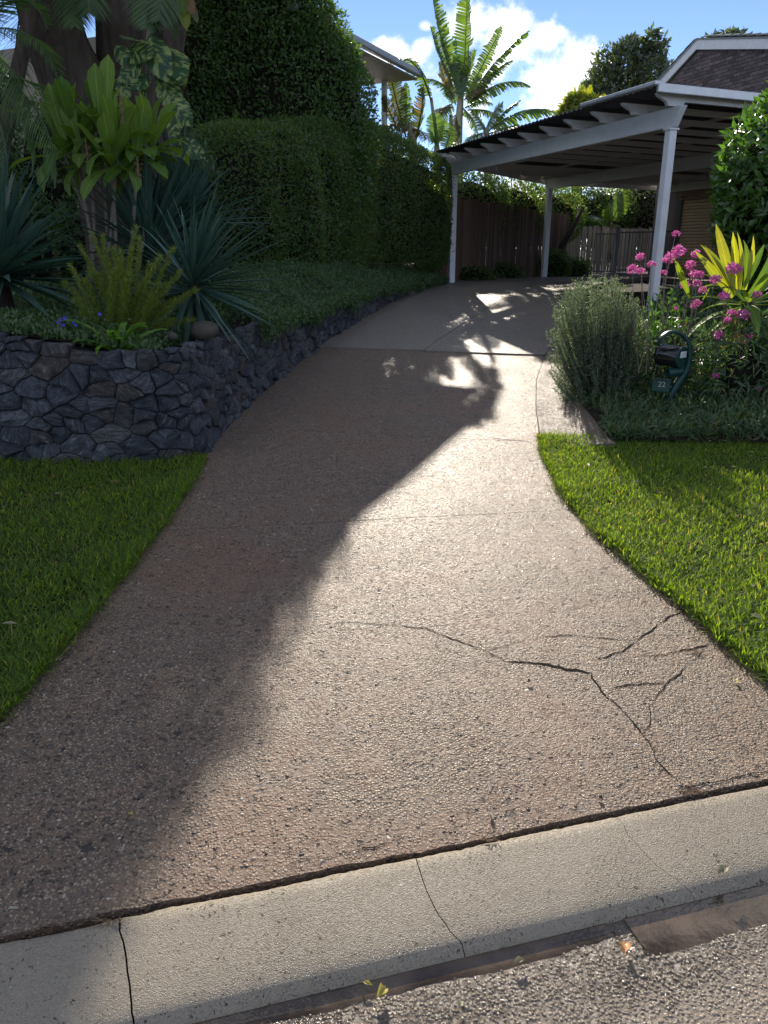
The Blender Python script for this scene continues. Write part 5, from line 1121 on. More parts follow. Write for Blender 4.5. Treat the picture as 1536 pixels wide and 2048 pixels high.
banana('banana plant with one broad sunlit arching leaf just above the carport roof', [([(978, 400), (974, 320), (972, 255)], .14)],
 [(975, 262, 1118, 244, .95, 1.15, 1.15, 'banana', (0, -.1, 1)), (972, 258, 1010, 205, .55, .5, .8, 'banana', (.2, -.6, .8)), (970, 262, 940, 225, .5, .7, 1.0, 'banana', (0, -.5, 1)), (976, 268, 1070, 272, .7, .9, .6, 'banana', (0, -.6, 1)), (968, 265, 925, 300, .6, 1.0, 1.0, 'banana', (0, -.6, 1)), (978, 262, 1045, 205, .4, .6, 1.0, 'banana', (0, -.3, 1))], 25.5, bs, 2)
bs = atY(815, 330, 19.4); bs[2] = .95
banana('banana plant with dark drooping half dead leaves above the clipped hedge', [([(830, 420), (826, 320), (822, 250)], .13)],
 [(812, 275, 780, 125, .55, .3, 1.4, 'bananabrown', (-.6, -1, .2)), (812, 262, 812, 165, .4, .2, 1.2, 'banana', (0, -1, .2)), (830, 285, 842, 168, .42, .5, 1.3, 'bananabrown', (.6, -1, .2)), (820, 260, 770, 275, .7, 1.2, 1.3, 'bananabrown', (0, -.3, 1)), (826, 258, 850, 285, .6, 1.1, 1.2, 'bananabrown', (0, -.4, 1)), (800, 265, 765, 190, .4, .5, 1.4, 'bananabrown', (-.5, -.6, .6))], 19.4, bs, 3)
bs = atY(872, 350, 19.9); bs[2] = .95
banana('low banana sucker with yellow green leaves between the hedge and carport roof', [([(872, 420), (872, 310), (874, 280)], .08), ([(900, 420), (893, 300)], .06), ([(884, 420), (876, 300), (862, 195)], .06)],
 [(862, 200, 796, 130, .5, 1.25, 1.25, 'banana', (0, -.1, 1), 18.6), (874, 290, 868, 225, .45, .2, .5, 'banana', (0, -1, .3)), (874, 290, 890, 240, .4, .3, .6, 'banana', (0, -1, .3)), (890, 300, 905, 255, .4, .4, .6, 'banana', (0, -1, .3)), (872, 295, 855, 262, .4, .6, .8, 'banana', (0, -.8, .6)), (893, 300, 920, 290, .4, .8, .9, 'banana', (0, -.6, 1)), (878, 300, 900, 330, .45, .9, .8, 'bananabrown', (0, -.6, 1))], 19.9, bs, 4)
bs = atY(1222, 455, 25.6); bs[2] = .9
banana('small banana plant with one bright translucent leaf over the pale paling fence', [([(1218, 520), (1222, 440)], .07)],
 [(1222, 445, 1248, 388, .62, .3, .35, 'banana', (0, -1, .3)), (1220, 450, 1212, 412, .4, .3, .5, 'banana', (0, -1, .3)), (1222, 450, 1235, 462, .35, .8, .8, 'bananabrown', (0, -1, .6)), (1218, 452, 1175, 440, .4, .9, .7, 'banana', (0, -.6, 1))], 25.6, bs, 5)

# ------------------------------------------------------------------ trees and hedges behind
def far_tree(name, label, ells, n, L, W, m, base, rad, seed, cat='tree', group=None, lump=.22, shell=.35):
    o = thing(name, base, label, cat, group); b = np.array(base); el = [(a-b[0], q-b[1], c-b[2], d, e, f) for a, q, c, d, e, f in ells]
    P, N = blob_pts(el, n, shell, lump, 1.3, seed); foliage('crown', P, N, L, W, m, o, .9)
    mb = MB(); cx, cy, cz = el[0][:3]; mb.tube([(0, 0, -.3), (cx*.4, cy*.4, cz*.5), (cx, cy, cz)], [rad, rad*.8, rad*.4], 8, jit=.1); mb.obj('trunk', M['darkbark'], o, True)
    for k, e in enumerate(el[1:]):
        mb = MB(); mb.tube([(cx*.4, cy*.4, cz*.5), ((cx*.4+e[0])/2, (cy*.4+e[1])/2, cz*.35+e[2]*.5), e[:3]], [rad*.45, rad*.35, rad*.15], 6); mb.obj('branch', M['darkbark'], o)
    return o
def pe(px, py, Y, rx, rz, ry=None): q = atY(px, py, Y); k = Y/1626; return (q[0], q[1], q[2], rx*k, (ry or rx)*k, rz*k)
Yt = 40
q = atY(1270, 300, Yt); far_tree('round_leafy_tree', 'round dark leafy tree against blue sky beyond the carport roof', [pe(1270, 165, Yt, 58, 38), pe(1235, 150, Yt, 42, 42), pe(1300, 112, Yt, 26, 36), pe(1255, 108, Yt, 24, 26), pe(1215, 185, Yt, 45, 38), pe(1190, 210, Yt, 30, 26), pe(1310, 160, Yt, 34, 40), pe(1306, 82, Yt, 10, 13), pe(1260, 92, Yt, 14, 14)], 6500, .27, .12, M['farleaf'], (float(q[0]), Yt, .9), .35, 21, lump=.4)
Yt = 52
q = atY(1440, 90, Yt); far_tree('distant_tree', 'tip of a distant tree just above the tiled roof ridge', [pe(1455, 95, Yt, 42, 22), pe(1428, 88, Yt, 20, 16), pe(1466, 74, Yt, 12, 10)], 900, .4, .18, M['farleaf'], (float(q[0]), Yt, 1), .3, 22)
Yt = 30
q = atY(1160, 330, Yt); far_tree('yellow_green_shrub_tree', 'small yellow green shrub tree peeping over the far end of the carport roof', [pe(1152, 222, Yt, 26, 30), pe(1135, 235, Yt, 20, 20), pe(1180, 225, Yt, 22, 24)], 2600, .26, .09, M['yellowleaf'], (float(q[0]), Yt, .9), .15, 23)
sp2 = thing('spiky_palm', tuple(np.array(atY(1168, 300, 31))*[1, 1, 0]+[0, 0, .9]), 'small spiky fan of upright fronds at the roof line by the round tree', 'palm'); sv = Vector(sp2.location)
mb = MB(); tp_ = Vector(atY(1168, 225, 31))-sv; mb.tube([(0, 0, 0), tp_], [.14, .1], 8); mb.obj('trunk', M['darkbark'], sp2)
sfm = frond_me(1.3, 26, .3, .5, M['yellowleaf'], 31, .04, .1)
for k, (x, y) in enumerate([(1162, 168), (1150, 190), (1178, 188), (1190, 205), (1140, 205), (1168, 180)]):
    d = Vector(atY(x, y, 30.8))-sv-tp_; link('frond', sfm, sp2, frame(tp_, d, up=(0, -1, .4), s=max(.7, d.length/1.3)))
# dark hedge behind the fences under the carport roof
shrub('boundary_hedge', 'long dark boundary hedge with lit top behind the brown paling fence', 'hedge', [(2.2, 22.0, 2.5, 1.3, .8, 1.15), (3.6, 23.6, 2.5, 1.2, .8, 1.05), (5.0, 25.4, 2.55, 1.2, .8, .9), (6.3, 28.0, 2.75, 1.3, .8, .95), (7.6, 28.4, 2.75, 1.1, .8, .9)], 26000, .09, .045, M['hedge'], (4, 24, .9), seed=31, lump=.12, shell=.12, cf=.72,
      trunks=[([(5.15, 23.9, .9), (5.25, 24.0, 1.7), (5.6, 24.2, 2.3), (5.9, 24.5, 2.8)], .1, .05), ([(5.1, 23.9, .9), (4.95, 24.1, 1.9), (4.8, 24.6, 2.6)], .08, .05)])
shrub('dark_garden_tree', 'dark leafy garden tree behind the black pool fence and post', 'tree', [(9.3, 29, 2.7, 1.6, 1, 1.4), (11.2, 29.5, 2.9, 1.8, 1, 1.6), (8.3, 30.5, 2.3, 1.0, .8, 1.3)], 12000, .12, .05, M['farleaf'], (9.8, 29, .9), seed=32, cf=.72)
n = 6000; a_ = rng.random(n); P = np.stack([5.5+a_*2.4+rng.normal(size=n)*.05, 26.75+a_*.25+rng.normal(size=n)*.15, 2.25+rng.random(n)*.32+.15*np.sin(a_*9)], 1)
shrub('creeper', 'pale leafy creeper spilling over the top of the weathered fence', 'climbing plant', [(5.9, 26.75, 2.28, .35, .2, .22), (6.5, 26.8, 2.3, .4, .2, .26), (7.0, 26.85, 2.28, .35, .2, .2)], 3500, .13, .055, M['privet'], (6.4, 26.8, 1.2), seed=33, cf=.5)
shrub('fence_shrub', 'low dark shrub growing at the foot of the brown fence by the middle post', 'shrub', [(4.9, 23.2, 1.15, .5, .4, .5), (3.2, 21.4, 1.0, .6, .3, .28), (2.3, 20.1, .98, .5, .3, .25), (5.8, 24.4, 1.05, .5, .4, .35)], 7000, .07, .03, M['hedge'], (4, 22, .88), seed=34, cf=.7)
# big shrub by the house, close on the garden side
shrub('glossy_shrub', 'large glossy leaved shrub with sunlit crown in front of the brick house', 'shrub', [(4.381, 8.613, 2.379, 0.95796, 0.827, 0.9212400000000001), (4.4670000000000005, 8.526, 2.9010000000000002, 0.67608, 0.652, 0.51732), (4.006, 8.526, 2.118, 0.5821200000000001, 0.566, 0.7041600000000001), (5.033, 8.874, 2.597, 0.8931600000000001, 0.783, 0.9860400000000001), (4.424, 8.526, 1.6829999999999998, 0.75168, 0.609, 0.56376)], 10500, .12, .042, M['privet'], (4.6, 8.7, .45), seed=41, lump=.12, lsc=2.0, shell=.16, cf=.72, sprigs=80,
      trunks=[([(4.55, 8.7, .3), (4.55, 8.7, 1.1), (4.45, 8.6, 1.9)], .06, .04), ([(4.9, 8.8, .3), (5.0, 8.8, 1.9)], .05, .03)])

# ------------------------------------------------------------------ rosemary
rb = atY(1205, 815, 7.15); rb[2] = bed2_z(rb[0], rb[1])
ro = thing('rosemary_bush', tuple(rb), 'grey green rosemary bush of upright needle stems at the driveway edge', 'shrub'); rv = np.array(rb); r = np.random.default_rng(9); PP = []; TT = []; core_tips = []
sil = [(1115, 620), (1112, 660), (1120, 590), (1140, 575), (1158, 560), (1185, 552), (1215, 556), (1230, 545), (1240, 570), (1245, 600), (1262, 590), (1275, 600), (1280, 640), (1270, 680), (1290, 690), (1105, 700), (1110, 735), (1125, 770), (1150, 790)]
tips = []
for k in range(640):
    if k < 150: x, y = sil[r.integers(len(sil))]; x += r.normal()*9; y += abs(r.normal())*12
    else:
        x = r.uniform(1110, 1285); lo = np.interp(x, [1105, 1120, 1150, 1200, 1240, 1285], [650, 590, 560, 552, 560, 610]); y = lo+abs(r.random())**1.2*(815-lo)
    dep = math.sqrt(max(0, 1-((x-1197)/98)**2))*.42; tips.append(np.array(atY(x, y, 7.15+r.uniform(-1, .7)*dep))-rv)
st = MB()
for e in tips:
    b = np.array([e[0]*.35+r.normal()*.04, e[1]*.35+r.normal()*.04, max(-.02, e[2]*.25-.08)]); up = np.array([e[0]*.9, e[1]*.9, e[2]-.3]) ; b2 = b+(up-b)*.55
    ln = 26; f = np.linspace(.35, 1.0, ln)[:, None]; C = (1-f)**2*b+2*f*(1-f)*b2+f*f*e; dd = unit((e-b2)[None])
    st.tube([b, C[0], C[13], e], [.004, .003, .002, .001], 3, cap=False)
    for q in range(4): PP.append(C+r.normal(size=C.shape)*.004); TT.append(unit(dd*.7+r.normal(size=(ln, 3))*.75+np.array([0, 0, .25])))
PP, TT = np.vstack(PP), np.vstack(TT); n = len(PP); link('foliage', leaves('foliage', PP, TT, rnd(n), .03*rng.uniform(.7, 1.3, n), .0055, M['rosemary'], 'dia', fold=.1), ro); st.obj('stem', M['darkbark'], ro)
core('shade_core', [(0, .05, .4, .36, .36, .5)], ro, .45)

# ------------------------------------------------------------------ yellow green strap plant, orchids and low leaves
yb = atY(1490, 640, 6.7); yp = thing('yellow_strap_plant', tuple(yb), 'clump of broad yellow green leaves glowing against the dark shrub', 'plant'); yv = Vector(yb)
ym = [strap_me('leaf', L, W, M['yellowleaf'], cu, 7, .35, .5, .35, .5, .03) for L, W, cu in ((.6, .085, .3), (.66, .095, .5), (.5, .08, .2))]; gm = [strap_me('leaf', L, W, M['strap'], cu, 7, .35, .5, .35, .5, .03) for L, W, cu in ((.62, .09, .9), (.7, .1, 1.3), (.6, .085, .6))]
for i, (x0, y0, x1, y1) in enumerate([(1462, 560, 1404, 492), (1468, 560, 1432, 462), (1475, 560, 1463, 450), (1480, 560, 1482, 470), (1465, 565, 1420, 500), (1490, 560, 1515, 455), (1485, 560, 1532, 490), (1495, 570, 1560, 510), (1470, 570, 1442, 500), (1478, 565, 1472, 492), (1465, 575, 1400, 520), (1500, 575, 1570, 540), (1488, 555, 1500, 480), (1380, 575, 1350, 533), (1405, 580, 1425, 575)]):
    a = Vector(atY(x0, y0+20, 6.7)); b = Vector(atY(x1, y1, 6.7+random.uniform(-.2, .2))); me = (ym if i not in (6, 7, 11, 12) else gm)[i % 3]; d = b-a; link('leaf', me, yp, frame(a-yv, d+Vector((0, 0, .04)), up=(random.uniform(-.6, .6), -1, .4), s=d.length/.57))
rosette(yp, (0, 0, .12), gm, 24, .9, -.7, seed=3, s=(.65, .9))
dm = [strap_me('dry_leaf', .42, .045, M['dryleaf'], .5, 6, .3, .5, .4, .5, .05), strap_me('dry_leaf', .36, .035, M['dryleaf'], .9, 6, .3, .5, .4, .5, .05)]
for i, (x0, y0, x1, y1) in enumerate([(1478, 640, 1480, 710), (1488, 645, 1497, 735), (1470, 640, 1472, 700), (1500, 630, 1520, 690), (1455, 625, 1440, 660)]):
    a = Vector(atY(x0, y0, 6.45)); b = Vector(atY(x1, y1, 6.4)); link('dry_leaf', dm[i % 2], yp, frame(a-yv, b-a, up=(random.uniform(-.5, .5), -1, .2), s=(b-a).length/.4))
mb = MB(); mb.tube([(0, 0, -.95), (0.02, 0, -.4), (0, 0, .15)], [.07, .06, .05], 8, jit=.2); mb.obj('stem', M['darkbark'], yp)
ob = atY(1400, 760, 7.0); ob[2] = bed2_z(ob[0], ob[1]); orc = thing('orchid_plant', tuple(ob), 'clump of reed orchids with round pink flower heads on long thin stems', 'orchid'); ov = Vector(ob)
fr = np.random.default_rng(77)
def flower_head(s, seed):
    r = np.random.default_rng(seed); n = 26; d = unit(r.normal(size=(n, 3))+[0, 0, .25]); P = d*s*.55; PP = np.repeat(P, 5, 0); TT = unit(np.repeat(d, 5, 0)*.6+r.normal(size=(5*n, 3))*.8); return leaves('flower_head', PP, TT, np.repeat(d, 5, 0)+r.normal(size=(5*n, 3))*.3, s*.48, s*.2, M['pink'], 'leaf')
hm = [flower_head(.058, k) for k in range(4)]
for i, (x, y, s) in enumerate([(1352, 468, .7), (1280, 513, .8), (1266, 539, 1), (1282, 542, .8), (1303, 530, .8), (1359, 501, 1.2), (1336, 518, 1), (1343, 512, 1), (1327, 546, .6), (1391, 507, .8), (1381, 531, 1), (1466, 538, 1.2), (1476, 540, .8), (1431, 559, 1), (1370, 569, .9), (1388, 549, .9), (1398, 551, .9), (1394, 566, .8), (1405, 580, .8), (1448, 592, .9), (1513, 590, .8), (1394, 606, .9), (1387, 612, .6), (1463, 625, .7), (1485, 630, 1.1), (1455, 640, .7), (1437, 671, .9), (1497, 672, .6), (1431, 753, .6), (1517, 778, .5), (1352, 617, .4)]):
    Y = (6.75 if x < 1420 else 6.38)+fr.uniform(-.1, .3 if x < 1420 else .1); e = Vector(atY(x, y, Y))-ov; bx = np.clip(e.x*.8+fr.normal()*.12-.05, -.8, .8)
    b = Vector((bx+.1*(x > 1420), (Y-ob[1])*.5+fr.uniform(-.1, .1), .1+.25*max(0, (700-y)/250))); mid = (b+e)/2+Vector((fr.normal()*.04, 0, .08+.05*fr.random())); mb = MB()
    mb.tube([tuple((1-f)**2*b+2*f*(1-f)*mid+f*f*e) for f in np.linspace(0, 1, 9)], list(np.linspace(.0045, .0025, 9)), 5); so_ = mb.obj('flower_stem', M['stem'], orc)
    h = link('flower_head', hm[i % 4], so_, Matrix.Translation(e) @ Matrix.Rotation(fr.uniform(0, 6), 4, 'Z') @ Matrix.Diagonal((s, s, s*.85, 1)))
# orchid leaves: short paired leaves up reed stems
n = 2600; P = np.stack([rng.uniform(-.75, .75, n), rng.uniform(-.15, .5, n), rng.random(n)**1.3*.62], 1); foliage('foliage', P, np.tile([0, -.5, .8], (n, 1)), .085, .02, M['covergrass'], orc, .9)
lb = atY(1345, 660, 7.5); lb[2] = bed2_z(lb[0], lb[1]); spray('mixed_leaf_shrub', 'loose shrub of small pale lit leaves above the green letterbox', 'shrub', lb, [tuple(atY(x, y, 7.35)) for x, y in ((1300, 605), (1320, 590), (1335, 610), (1345, 585), (1362, 600), (1300, 635), (1325, 640), (1350, 630), (1372, 625), (1385, 640), (1290, 620), (1340, 650), (1310, 655), (1360, 655))], M['privet'], .075, .028, 12)
shrub('bed_foliage', 'dark narrow leaved clump filling the bed behind the letterbox', 'plant', [(3.0, 7.6, .55, .65, .4, .42), (3.9, 7.7, .55, .7, .45, .5), (2.55, 7.9, .6, .4, .35, .4), (4.7, 8.0, .6, .7, .5, .55), (3.6, 8.6, .75, .9, .5, .55), (3.02, 6.5, .68, .42, .2, .5), (3.5, 6.9, .55, .45, .35, .45)], 24000, .11, .018, M['covergrass'], (3.3, 7.7, .3), seed=51, cf=.4, shape='dia', spread=1.0)
n = 30000; y = 5.72+rng.random(n)**1.25*2.5; x = Ax(y)+.0+rng.random(n)**1.0*4.0; ok = x > Ax(y)+.05+.08*nz3(np.stack([x, y, x*0], 1), 4); x, y = x[ok], y[ok]
z = np.array([bed2_z(a, b) for a, b in zip(x, y)])+rng.random(len(x))*(.07+.1*np.clip((x-1.9)/.8, 0, 1))
cover('groundcover', np.stack([x, y, z], 1), np.tile([0, -.5, .8], (len(x), 1)), .075, .013, M['covergrass'], 'dia', up=.35)
n = 16000; y = rng.uniform(8.2, 11.5, n); x = Ax(y)+.1+rng.random(n)*4.5; z = np.array([bed2_z(a, b) for a, b in zip(x, y)])+rng.random(n)*.22
cover('groundcover', np.stack([x, y, z], 1), np.tile([0, -.5, .8], (n, 1)), .09, .02, M['covergrass'], up=.35)
w_ = atY(968+392, 828, 6.3); spray('pale_weed', 'small pale leaved weed at the foot of the letterbox post', 'plant', tuple(atY(1362, 842, 6.3)), [tuple(atY(x, y, 6.28)) for x, y in ((1352, 822), (1362, 818), (1372, 822), (1380, 828), (1358, 830))], M['tip'], .03, .01, 5)

# ------------------------------------------------------------------ the letterbox
mbp = gnd(1333, 838); mbp[2] = bed2_z(mbp[0], mbp[1])-.02; YM = float(mbp[1]); mt = thing('letterbox', tuple(mbp), 'dark green moulded letterbox with drum, loop frame and number 22 on a stake', 'letterbox'); mv = Vector(mbp)
def ml(px, py, dy=0): return Vector(atY(px, py, YM+dy))-mv
def ribbon(pts, wx, wy, name, m, parent=mt):
    """moulded strip of rounded section along pts; wx in the picture plane, wy in depth"""
    mb = MB(); P = [Vector(p) for p in pts]; k = len(P); sec = [(math.cos(a), math.sin(a)) for a in np.linspace(0, 2*math.pi, 11)[:-1]]; V = []
    for i in range(k):
        d = (P[min(i+1, k-1)]-P[max(i-1, 0)]).normalized(); y = Vector((0, 1, 0)); x = d.cross(y).normalized(); w1 = wx[i] if hasattr(wx, '__len__') else wx
        V += [P[i]+x*(w1*math.copysign(abs(c)**.7, c))+y*(wy*math.copysign(abs(s)**.7, s)) for c, s in sec]
    n = 10; mb.add(V, [(i*n+j, i*n+(j+1) % n, (i+1)*n+(j+1) % n, (i+1)*n+j) for i in range(k-1) for j in range(n)]+[tuple(range(n))[::-1], tuple(range((k-1)*n, k*n))]); return mb.obj(name, M[m], parent, True)
def smooth_pts(p, q=5):
    out = []; k = len(p)
    for i in range(k-1):
        p0, p1, p2, p3 = p[max(i-1, 0)], p[i], p[i+1], p[min(i+2, k-1)]
        for j in range(q): u = j/q; out.append(.5*((2*p1)+(p2-p0)*u+(2*p0-5*p1+4*p2-p3)*u*u+(3*p1-p0-3*p2+p3)*u**3))
    return out+[p[-1]]
PXM = YM*.965/FPX                                                        # metres per pixel there
lp = smooth_pts([ml(1316, 692, .02), ml(1321, 678), ml(1333, 667), ml(1349, 663.5), ml(1364, 669), ml(1374, 682), ml(1378.5, 702), ml(1377, 725), ml(1370, 745), ml(1358, 762), ml(1345, 785), ml(1338, 805), ml(1334, 830), ml(1333, 850)])
wl = np.interp(np.linspace(0, 1, len(lp)), [0, .25, .5, .65, .75, .85, 1], [2.6, 4.0, 5.2, 7.0, 8.0, 6.8, 4.6])*PXM
ribbon(lp, list(wl), .035, 'frame', 'mailmatte')
ax = Vector((.62, -.785, -.03)).normalized(); c0 = ml(1318, 708, .13)
def axis_m(o): Mx = frame(o, ax).to_3x3().to_4x4() @ Matrix.Rotation(-math.pi/2, 4, 'X'); Mx.translation = o; return Mx
rad = 21.5*PXM; Ld = 44*PXM/.86
mb = MB(); mb.lathe([(rad*.9, 0), (rad*.99, .006), (rad, .02), (rad, Ld-.012), (rad*.98, Ld-.004), (rad*.93, Ld)], 32, axis_m(c0)); mb.obj('drum', M['blackgloss'], mt, True).data.polygons.foreach_set('use_smooth', [True]*len(mb.F))
mb = MB(); mb.lathe([(rad*1.03, Ld*.12), (rad*1.045, Ld*.13), (rad*1.045, Ld*.17), (rad*1.03, Ld*.18)], 32, axis_m(c0)); mb.obj('lid_band', M['blackgloss'], mt, True)
fp = c0+ax*(Ld+.002)
mb = MB(); mb.lathe([(rad*.995, 0), (rad*1.0, .004), (rad*.96, .012), (rad*.1, .014)], 32, axis_m(fp)); mb.obj('end_panel', M['mailmatte'], mt)
mb = MB(); sx_ = frame(fp+ax*.0165, ax).to_3x3(); X_ = sx_.col[0]; Z_ = sx_.col[2]; ctr = fp+ax*.0165+Z_*rad*.28+X_*(-.0)
sw, sh = 11.0*PXM, 6.2*PXM; fl_ = MB().add([ctr-X_*sw-Z_*sh, ctr+X_*sw-Z_*sh, ctr+X_*sw+Z_*sh, ctr-X_*sw+Z_*sh], [(0, 1, 2, 3)]).obj('sticker', M['label'], mt)
if (fl_.data.polygons[0].normal @ ax) < 0 if False else fl_.data.polygons[0].normal.dot(ax) < 0: fl_.data.flip_normals()
ik = MB()
for (a, b, wq, hq) in [(-.7, .35, .25, .3), (-.2, .3, .08, .35), (.1, .45, .3, .1), (.5, .1, .2, .18), (-.5, -.45, .3, .12), (0, -.4, .12, .25), (.45, -.5, .3, .12), (-.1, -.05, .4, .06)]:
    q = ctr+ax*.001+X_*sw*a+Z_*sh*b; ik.add([q-X_*sw*wq*.5-Z_*sh*hq*.5, q+X_*sw*wq*.5-Z_*sh*hq*.5, q+X_*sw*wq*.5+Z_*sh*hq*.5, q-X_*sw*wq*.5+Z_*sh*hq*.5], [(0, 1, 2, 3)])
ik.obj('print', M['ink'], fl_)
ax2 = Vector((-.975, -.2, -.08)).normalized(); pc_ = ml(1364, 742, .0)
def tubehollow(o, d, r, L, name, m):
    Mx = frame(o, d).to_3x3().to_4x4() @ Matrix.Rotation(-math.pi/2, 4, 'X'); Mx.translation = o; mb = MB(); mb.lathe([(r*.3, 0), (r, .005), (r, L), (r*.84, L), (r*.82, L*.3), (.001, L*.28)], 24, Mx); return mb.obj(name, M[m], mt)
tubehollow(pc_, ax2, 9.5*PXM, 33*PXM, 'newspaper_tube', 'mailmatte')
cp_ = ml(1322, 771, -.02); mb = MB(); w2, h2_ = 18*PXM, 13*PXM; rot = Matrix.Rotation(.08, 4, 'Y') @ Matrix.Rotation(-.15, 4, 'Z'); rot.translation = cp_
mb.box((-w2, -.012, -h2_), (w2, .012, h2_)); npl = bevel(mb.obj('number_plate', M['mailmatte'], mt, False, rot), .006)
mb = MB(); mb.box((-w2*1.02, -.03, h2_), (w2*.95, .014, h2_+.008)); mb.obj('plate_ledge', M['mail'], mt, False, rot)
tx = bpy.data.curves.new('number', 'FONT'); tx.body = '22'; tx.size = .062; tx.extrude = .0015; tx.align_x = 'CENTER'; tx.align_y = 'CENTER'; tmp = bpy.data.objects.new('number', tx); COL.objects.link(tmp)
nm = bpy.data.meshes.new_from_object(tmp); bpy.data.objects.remove(tmp); nm.materials.append(M['brass']); lo_ = rot @ Matrix.Translation((0.002, -.0145, .01)) @ Matrix.Rotation(math.pi/2, 4, 'X'); link('number', nm, mt, lo_)

# ------------------------------------------------------------------ litter on the ground
def litter(px, py, L, W, m, label, az, zq=None, cup=.35, cat='fallen leaf', notch=0, onroad=False):
    q = zpl(px, py, RZ0+.006) if onroad else gnd(px, py)
    if zq is not None: q = zpl(px, py, zq)
    me = strap_me('fallen_leaf', L, W, M[m], cup, 7, cup*1.3, .5, .3, .45, .12); o = link('fallen_leaf', me, None, Matrix.Translation((q[0], q[1], q[2]+.007+.1*W)) @ Matrix.Rotation(az, 4, 'Z') @ Matrix.Rotation(random.uniform(-.25, .25), 4, 'Y') @ Matrix.Rotation(.16, 4, 'X'))
    tag(o, label, cat, 'loose leaves on the concrete, road and grass'); return o
litter(772, 1984, .03, .024, 'litter_y', 'curled shiny yellow leaf lying at the gutter edge', 2.4, cup=1.2, onroad=True); litter(745, 1976, .026, .009, 'litter_y', 'thin yellow green sliver of leaf beside the curled yellow leaf', 1.2, cup=.8, onroad=True)
litter(1048, 1926, .03, .015, 'litter_g', 'small grey green leaf standing on the wet road below the kerb crack', 1.9, onroad=True, cup=.9); litter(925, 2008, .02, .013, 'litter_g', 'small olive leaf on the road nearest the camera', 2.6, onroad=True, cup=.8)
litter(1252, 1893, .034, .028, 'litter_o', 'orange lobed dry leaf on the road beside the wet gutter', 2.7, onroad=True, cup=.7); litter(1452, 1740, .04, .022, 'litter_g', 'dry olive leaf on the kerb slope', 2.2, zq=.108, cup=.6)
litter(1470, 1362, .035, .017, 'litter_y', 'pale green leaf on the cracked driveway corner', 2.8); litter(126, 1318, .05, .026, 'litter_g', 'dull grey leaf at the shaded driveway edge by the lawn', 3.0, cup=.2)
litter(982, 1630, .035, .013, 'litter_d', 'dark scrap of bark on the driveway above the kerb', 3.1, cup=.4); litter(1205, 1604, .016, .014, 'litter_d', 'tiny dark seed pod on the driveway near the twig tuft', 1.0, cup=.9); litter(1062, 1368, .016, .022, 'litter_d', 'dark crumpled leaf below the widest driveway crack', 1.5)
litter(265, 1634, .014, .016, 'litter_y', 'yellow fragment at the shadow edge on the driveway', 1.0, cup=.2); litter(440, 1097, .06, .01, 'litter_d', 'long dark strip of bark in the driveway shade', 3.1, cup=.1)
r = random.Random(8)
for i in range(34):                                                      # scattered on the sunny lawn
    y = r.uniform(2.6, 5.6); x = float(Rx(y))+r.uniform(.08, 2.0); m = r.choice(['litter_b', 'litter_g', 'litter_g', 'litter_y']); me = strap_me('fallen_leaf', r.uniform(.03, .06), r.uniform(.014, .026), M[m], .5, 5, .5, .5, .3, .45)
    tag(link('fallen_leaf', me, None, Matrix.Translation((x, y, lz(x, y)+.035)) @ Matrix.Rotation(r.uniform(0, 6), 4, 'Z') @ Matrix.Rotation(r.uniform(-.4, .4), 4, 'Y')), 'small dry curled leaf caught in the grass of the sunny lawn', 'fallen leaf', 'dry leaves on the sunny lawn')
for i in range(14):
    y = r.uniform(2.6, 5.0); x = float(Lx(y))-r.uniform(.1, 1.4); me = strap_me('fallen_leaf', r.uniform(.04, .06), r.uniform(.016, .024), M[r.choice(['litter_g', 'litter_b'])], .4, 5, .4, .5, .3, .45)
    tag(link('fallen_leaf', me, None, Matrix.Translation((x, y, lz(x, y)+.035)) @ Matrix.Rotation(r.uniform(0, 6), 4, 'Z')), 'small dull leaf lying in the grass of the shaded lawn', 'fallen leaf', 'leaves on the shaded lawn')
def twigs(px, py, n, L, label, z=None, seed=0):
    q = gnd(px, py) if z is None else zpl(px, py, z); r = random.Random(seed); mb = MB()
    for i in range(n):
        a = r.uniform(0, 6.28); c = Vector((r.gauss(0, L*.35), r.gauss(0, L*.12), r.uniform(.0, .004))); d = Vector((math.cos(a), math.sin(a)*.5, r.uniform(-.1, .1)))*L*r.uniform(.3, .7); m_ = c+d*.5+Vector((r.gauss(0, .004), r.gauss(0, .004), .004)); mb.tube([c, m_, c+d], [.0012, .001, .0006], 4)
    tag(mb.obj('twig_tuft', M['twig'], None, False, Matrix.Translation((q[0], q[1], q[2]+.004))), label, 'twigs', 'tufts of dry twigs and roots along the kerb joint')
twigs(1385, 1586, 34, .05, 'tuft of dry brown twigs where the crack meets the kerb joint', seed=1); twigs(222, 1846, 16, .05, 'fine dry roots spilling from the joint above the kerb crack in shadow', .117, 2); twigs(975, 1683, 18, .035, 'little tuft of dry roots halfway along the kerb joint', .117, 3)
twigs(1385, 1305, 14, .05, 'scraps of bark and twigs at the grass edge of the cracked corner', seed=4)
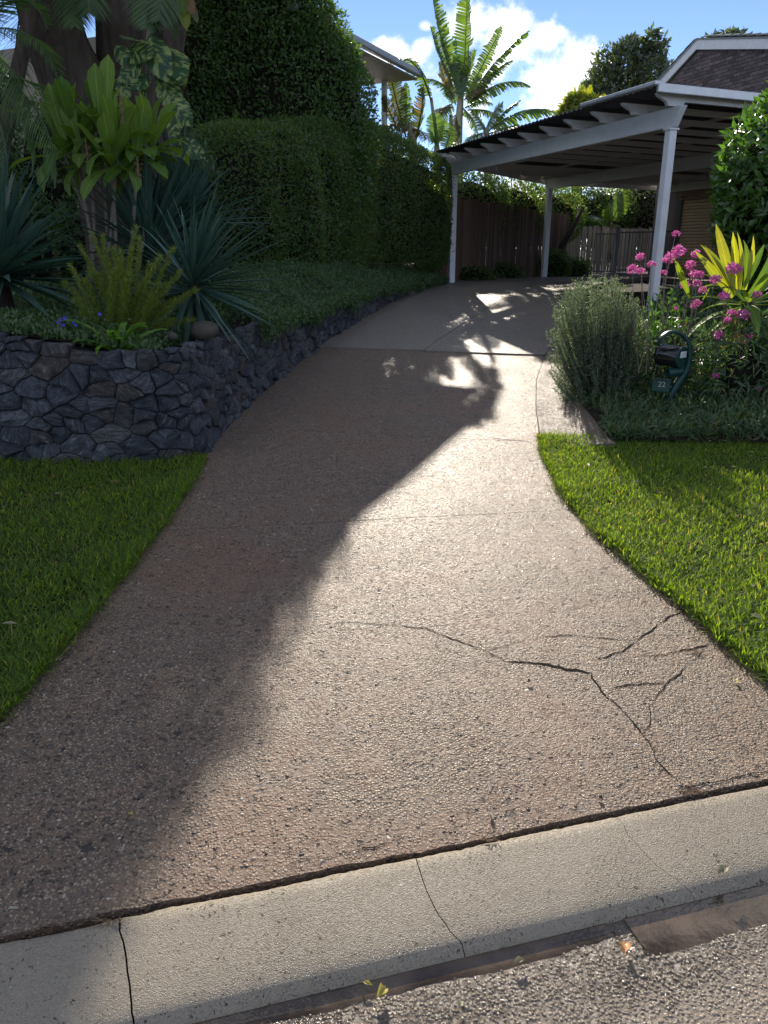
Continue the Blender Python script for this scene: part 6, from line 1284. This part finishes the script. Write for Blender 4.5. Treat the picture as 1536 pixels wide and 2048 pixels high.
# gravel and pebbles: real stones in the road surface near the camera, loose chips on the driveway
ico = [(0, 0, 1)]+[(.894*math.cos(k*1.2566), .894*math.sin(k*1.2566), .447) for k in range(5)]+[(.894*math.cos(k*1.2566+.628), .894*math.sin(k*1.2566+.628), -.447) for k in range(5)]
icf = [(0, 1+k, 1+(k+1) % 5) for k in range(5)]+[(1+k, 6+k, 1+(k+1) % 5) for k in range(5)]+[(1+(k+1) % 5, 6+k, 6+(k+1) % 5) for k in range(5)]
def pebbles(name, P, R0, m, flat=.55):
    n = len(P); a = rng.uniform(0, 6.28, n); ca, sa = np.cos(a)[:, None], np.sin(a)[:, None]; b = np.array(ico)*1.0; sx_, sy_, sz_ = R0*rng.uniform(.8, 1.45, n), R0*rng.uniform(.65, 1.0, n), R0*flat*rng.uniform(.7, 1.2, n)
    j = 1+.22*rng.normal(size=(n, 11)); X = b[None, :, 0]*sx_[:, None]*j; Y_ = b[None, :, 1]*sy_[:, None]*j; Z_ = b[None, :, 2]*sz_[:, None]; V = np.stack([X*ca-Y_*sa, X*sa+Y_*ca, Z_], 2)+P[:, None, :]
    F = (np.arange(n)[:, None, None]*11+np.array(icf)[None]).reshape(-1, 3); return tag(link(name, fastmesh(name, V.reshape(-1, 3), F, m, True)), kind='stuff')
u = []; cell = .0105
gu, gs = np.meshgrid(np.arange(-.4, 2.1, cell), np.arange(-.86, -.3, cell)); gu = gu.ravel()+rng.normal(size=gu.size)*cell*.3; gs = gs.ravel()+rng.normal(size=gs.size)*cell*.3
PP = K0[None]+KN[None]*gs[:, None]+KD[None]*gu[:, None]; edge = -.335-.02*np.sin(gu*7); keep = ((gs < edge+.02*rng.normal(size=len(gs))) | (rng.random(len(gs)) < .06)) & ((gu < 1.47) | (gs < -.4+.03*np.sin(gu*23)) | (rng.random(len(gs)) < .07)) & (rng.random(len(gs)) < .75)
z = RZ0+.012*np.clip((-gs-.3)/.8, 0, 1)+.0005; P = np.column_stack([PP, z])[keep]; pebbles('road_pebbles', P, cell*.42*rng.uniform(.6, 1.2, len(P)), M['pebble'], .27)
n = 16000; y = 1.4+rng.random(n)**1.6*8; x = Lx(y)+rng.random(n)*(Rx(y)-Lx(y)); ok = (S(x, y) > .03) & (nz3(np.stack([x, y, x*0], 1), 1.9, 6)+.55*rng.normal(size=n) > .05); x, y = x[ok], y[ok]
P = np.stack([x, y, G(x, y)+np.array([.004*mn.noise((a*1.3, b*1.3, 0))+.0025*mn.noise((a*6, b*6, 1)) for a, b in zip(x, y)])+.0003], 1); pebbles('driveway_stones', P, .0028+.0036*rng.random(len(P))**2.2, M['chip'], .42)
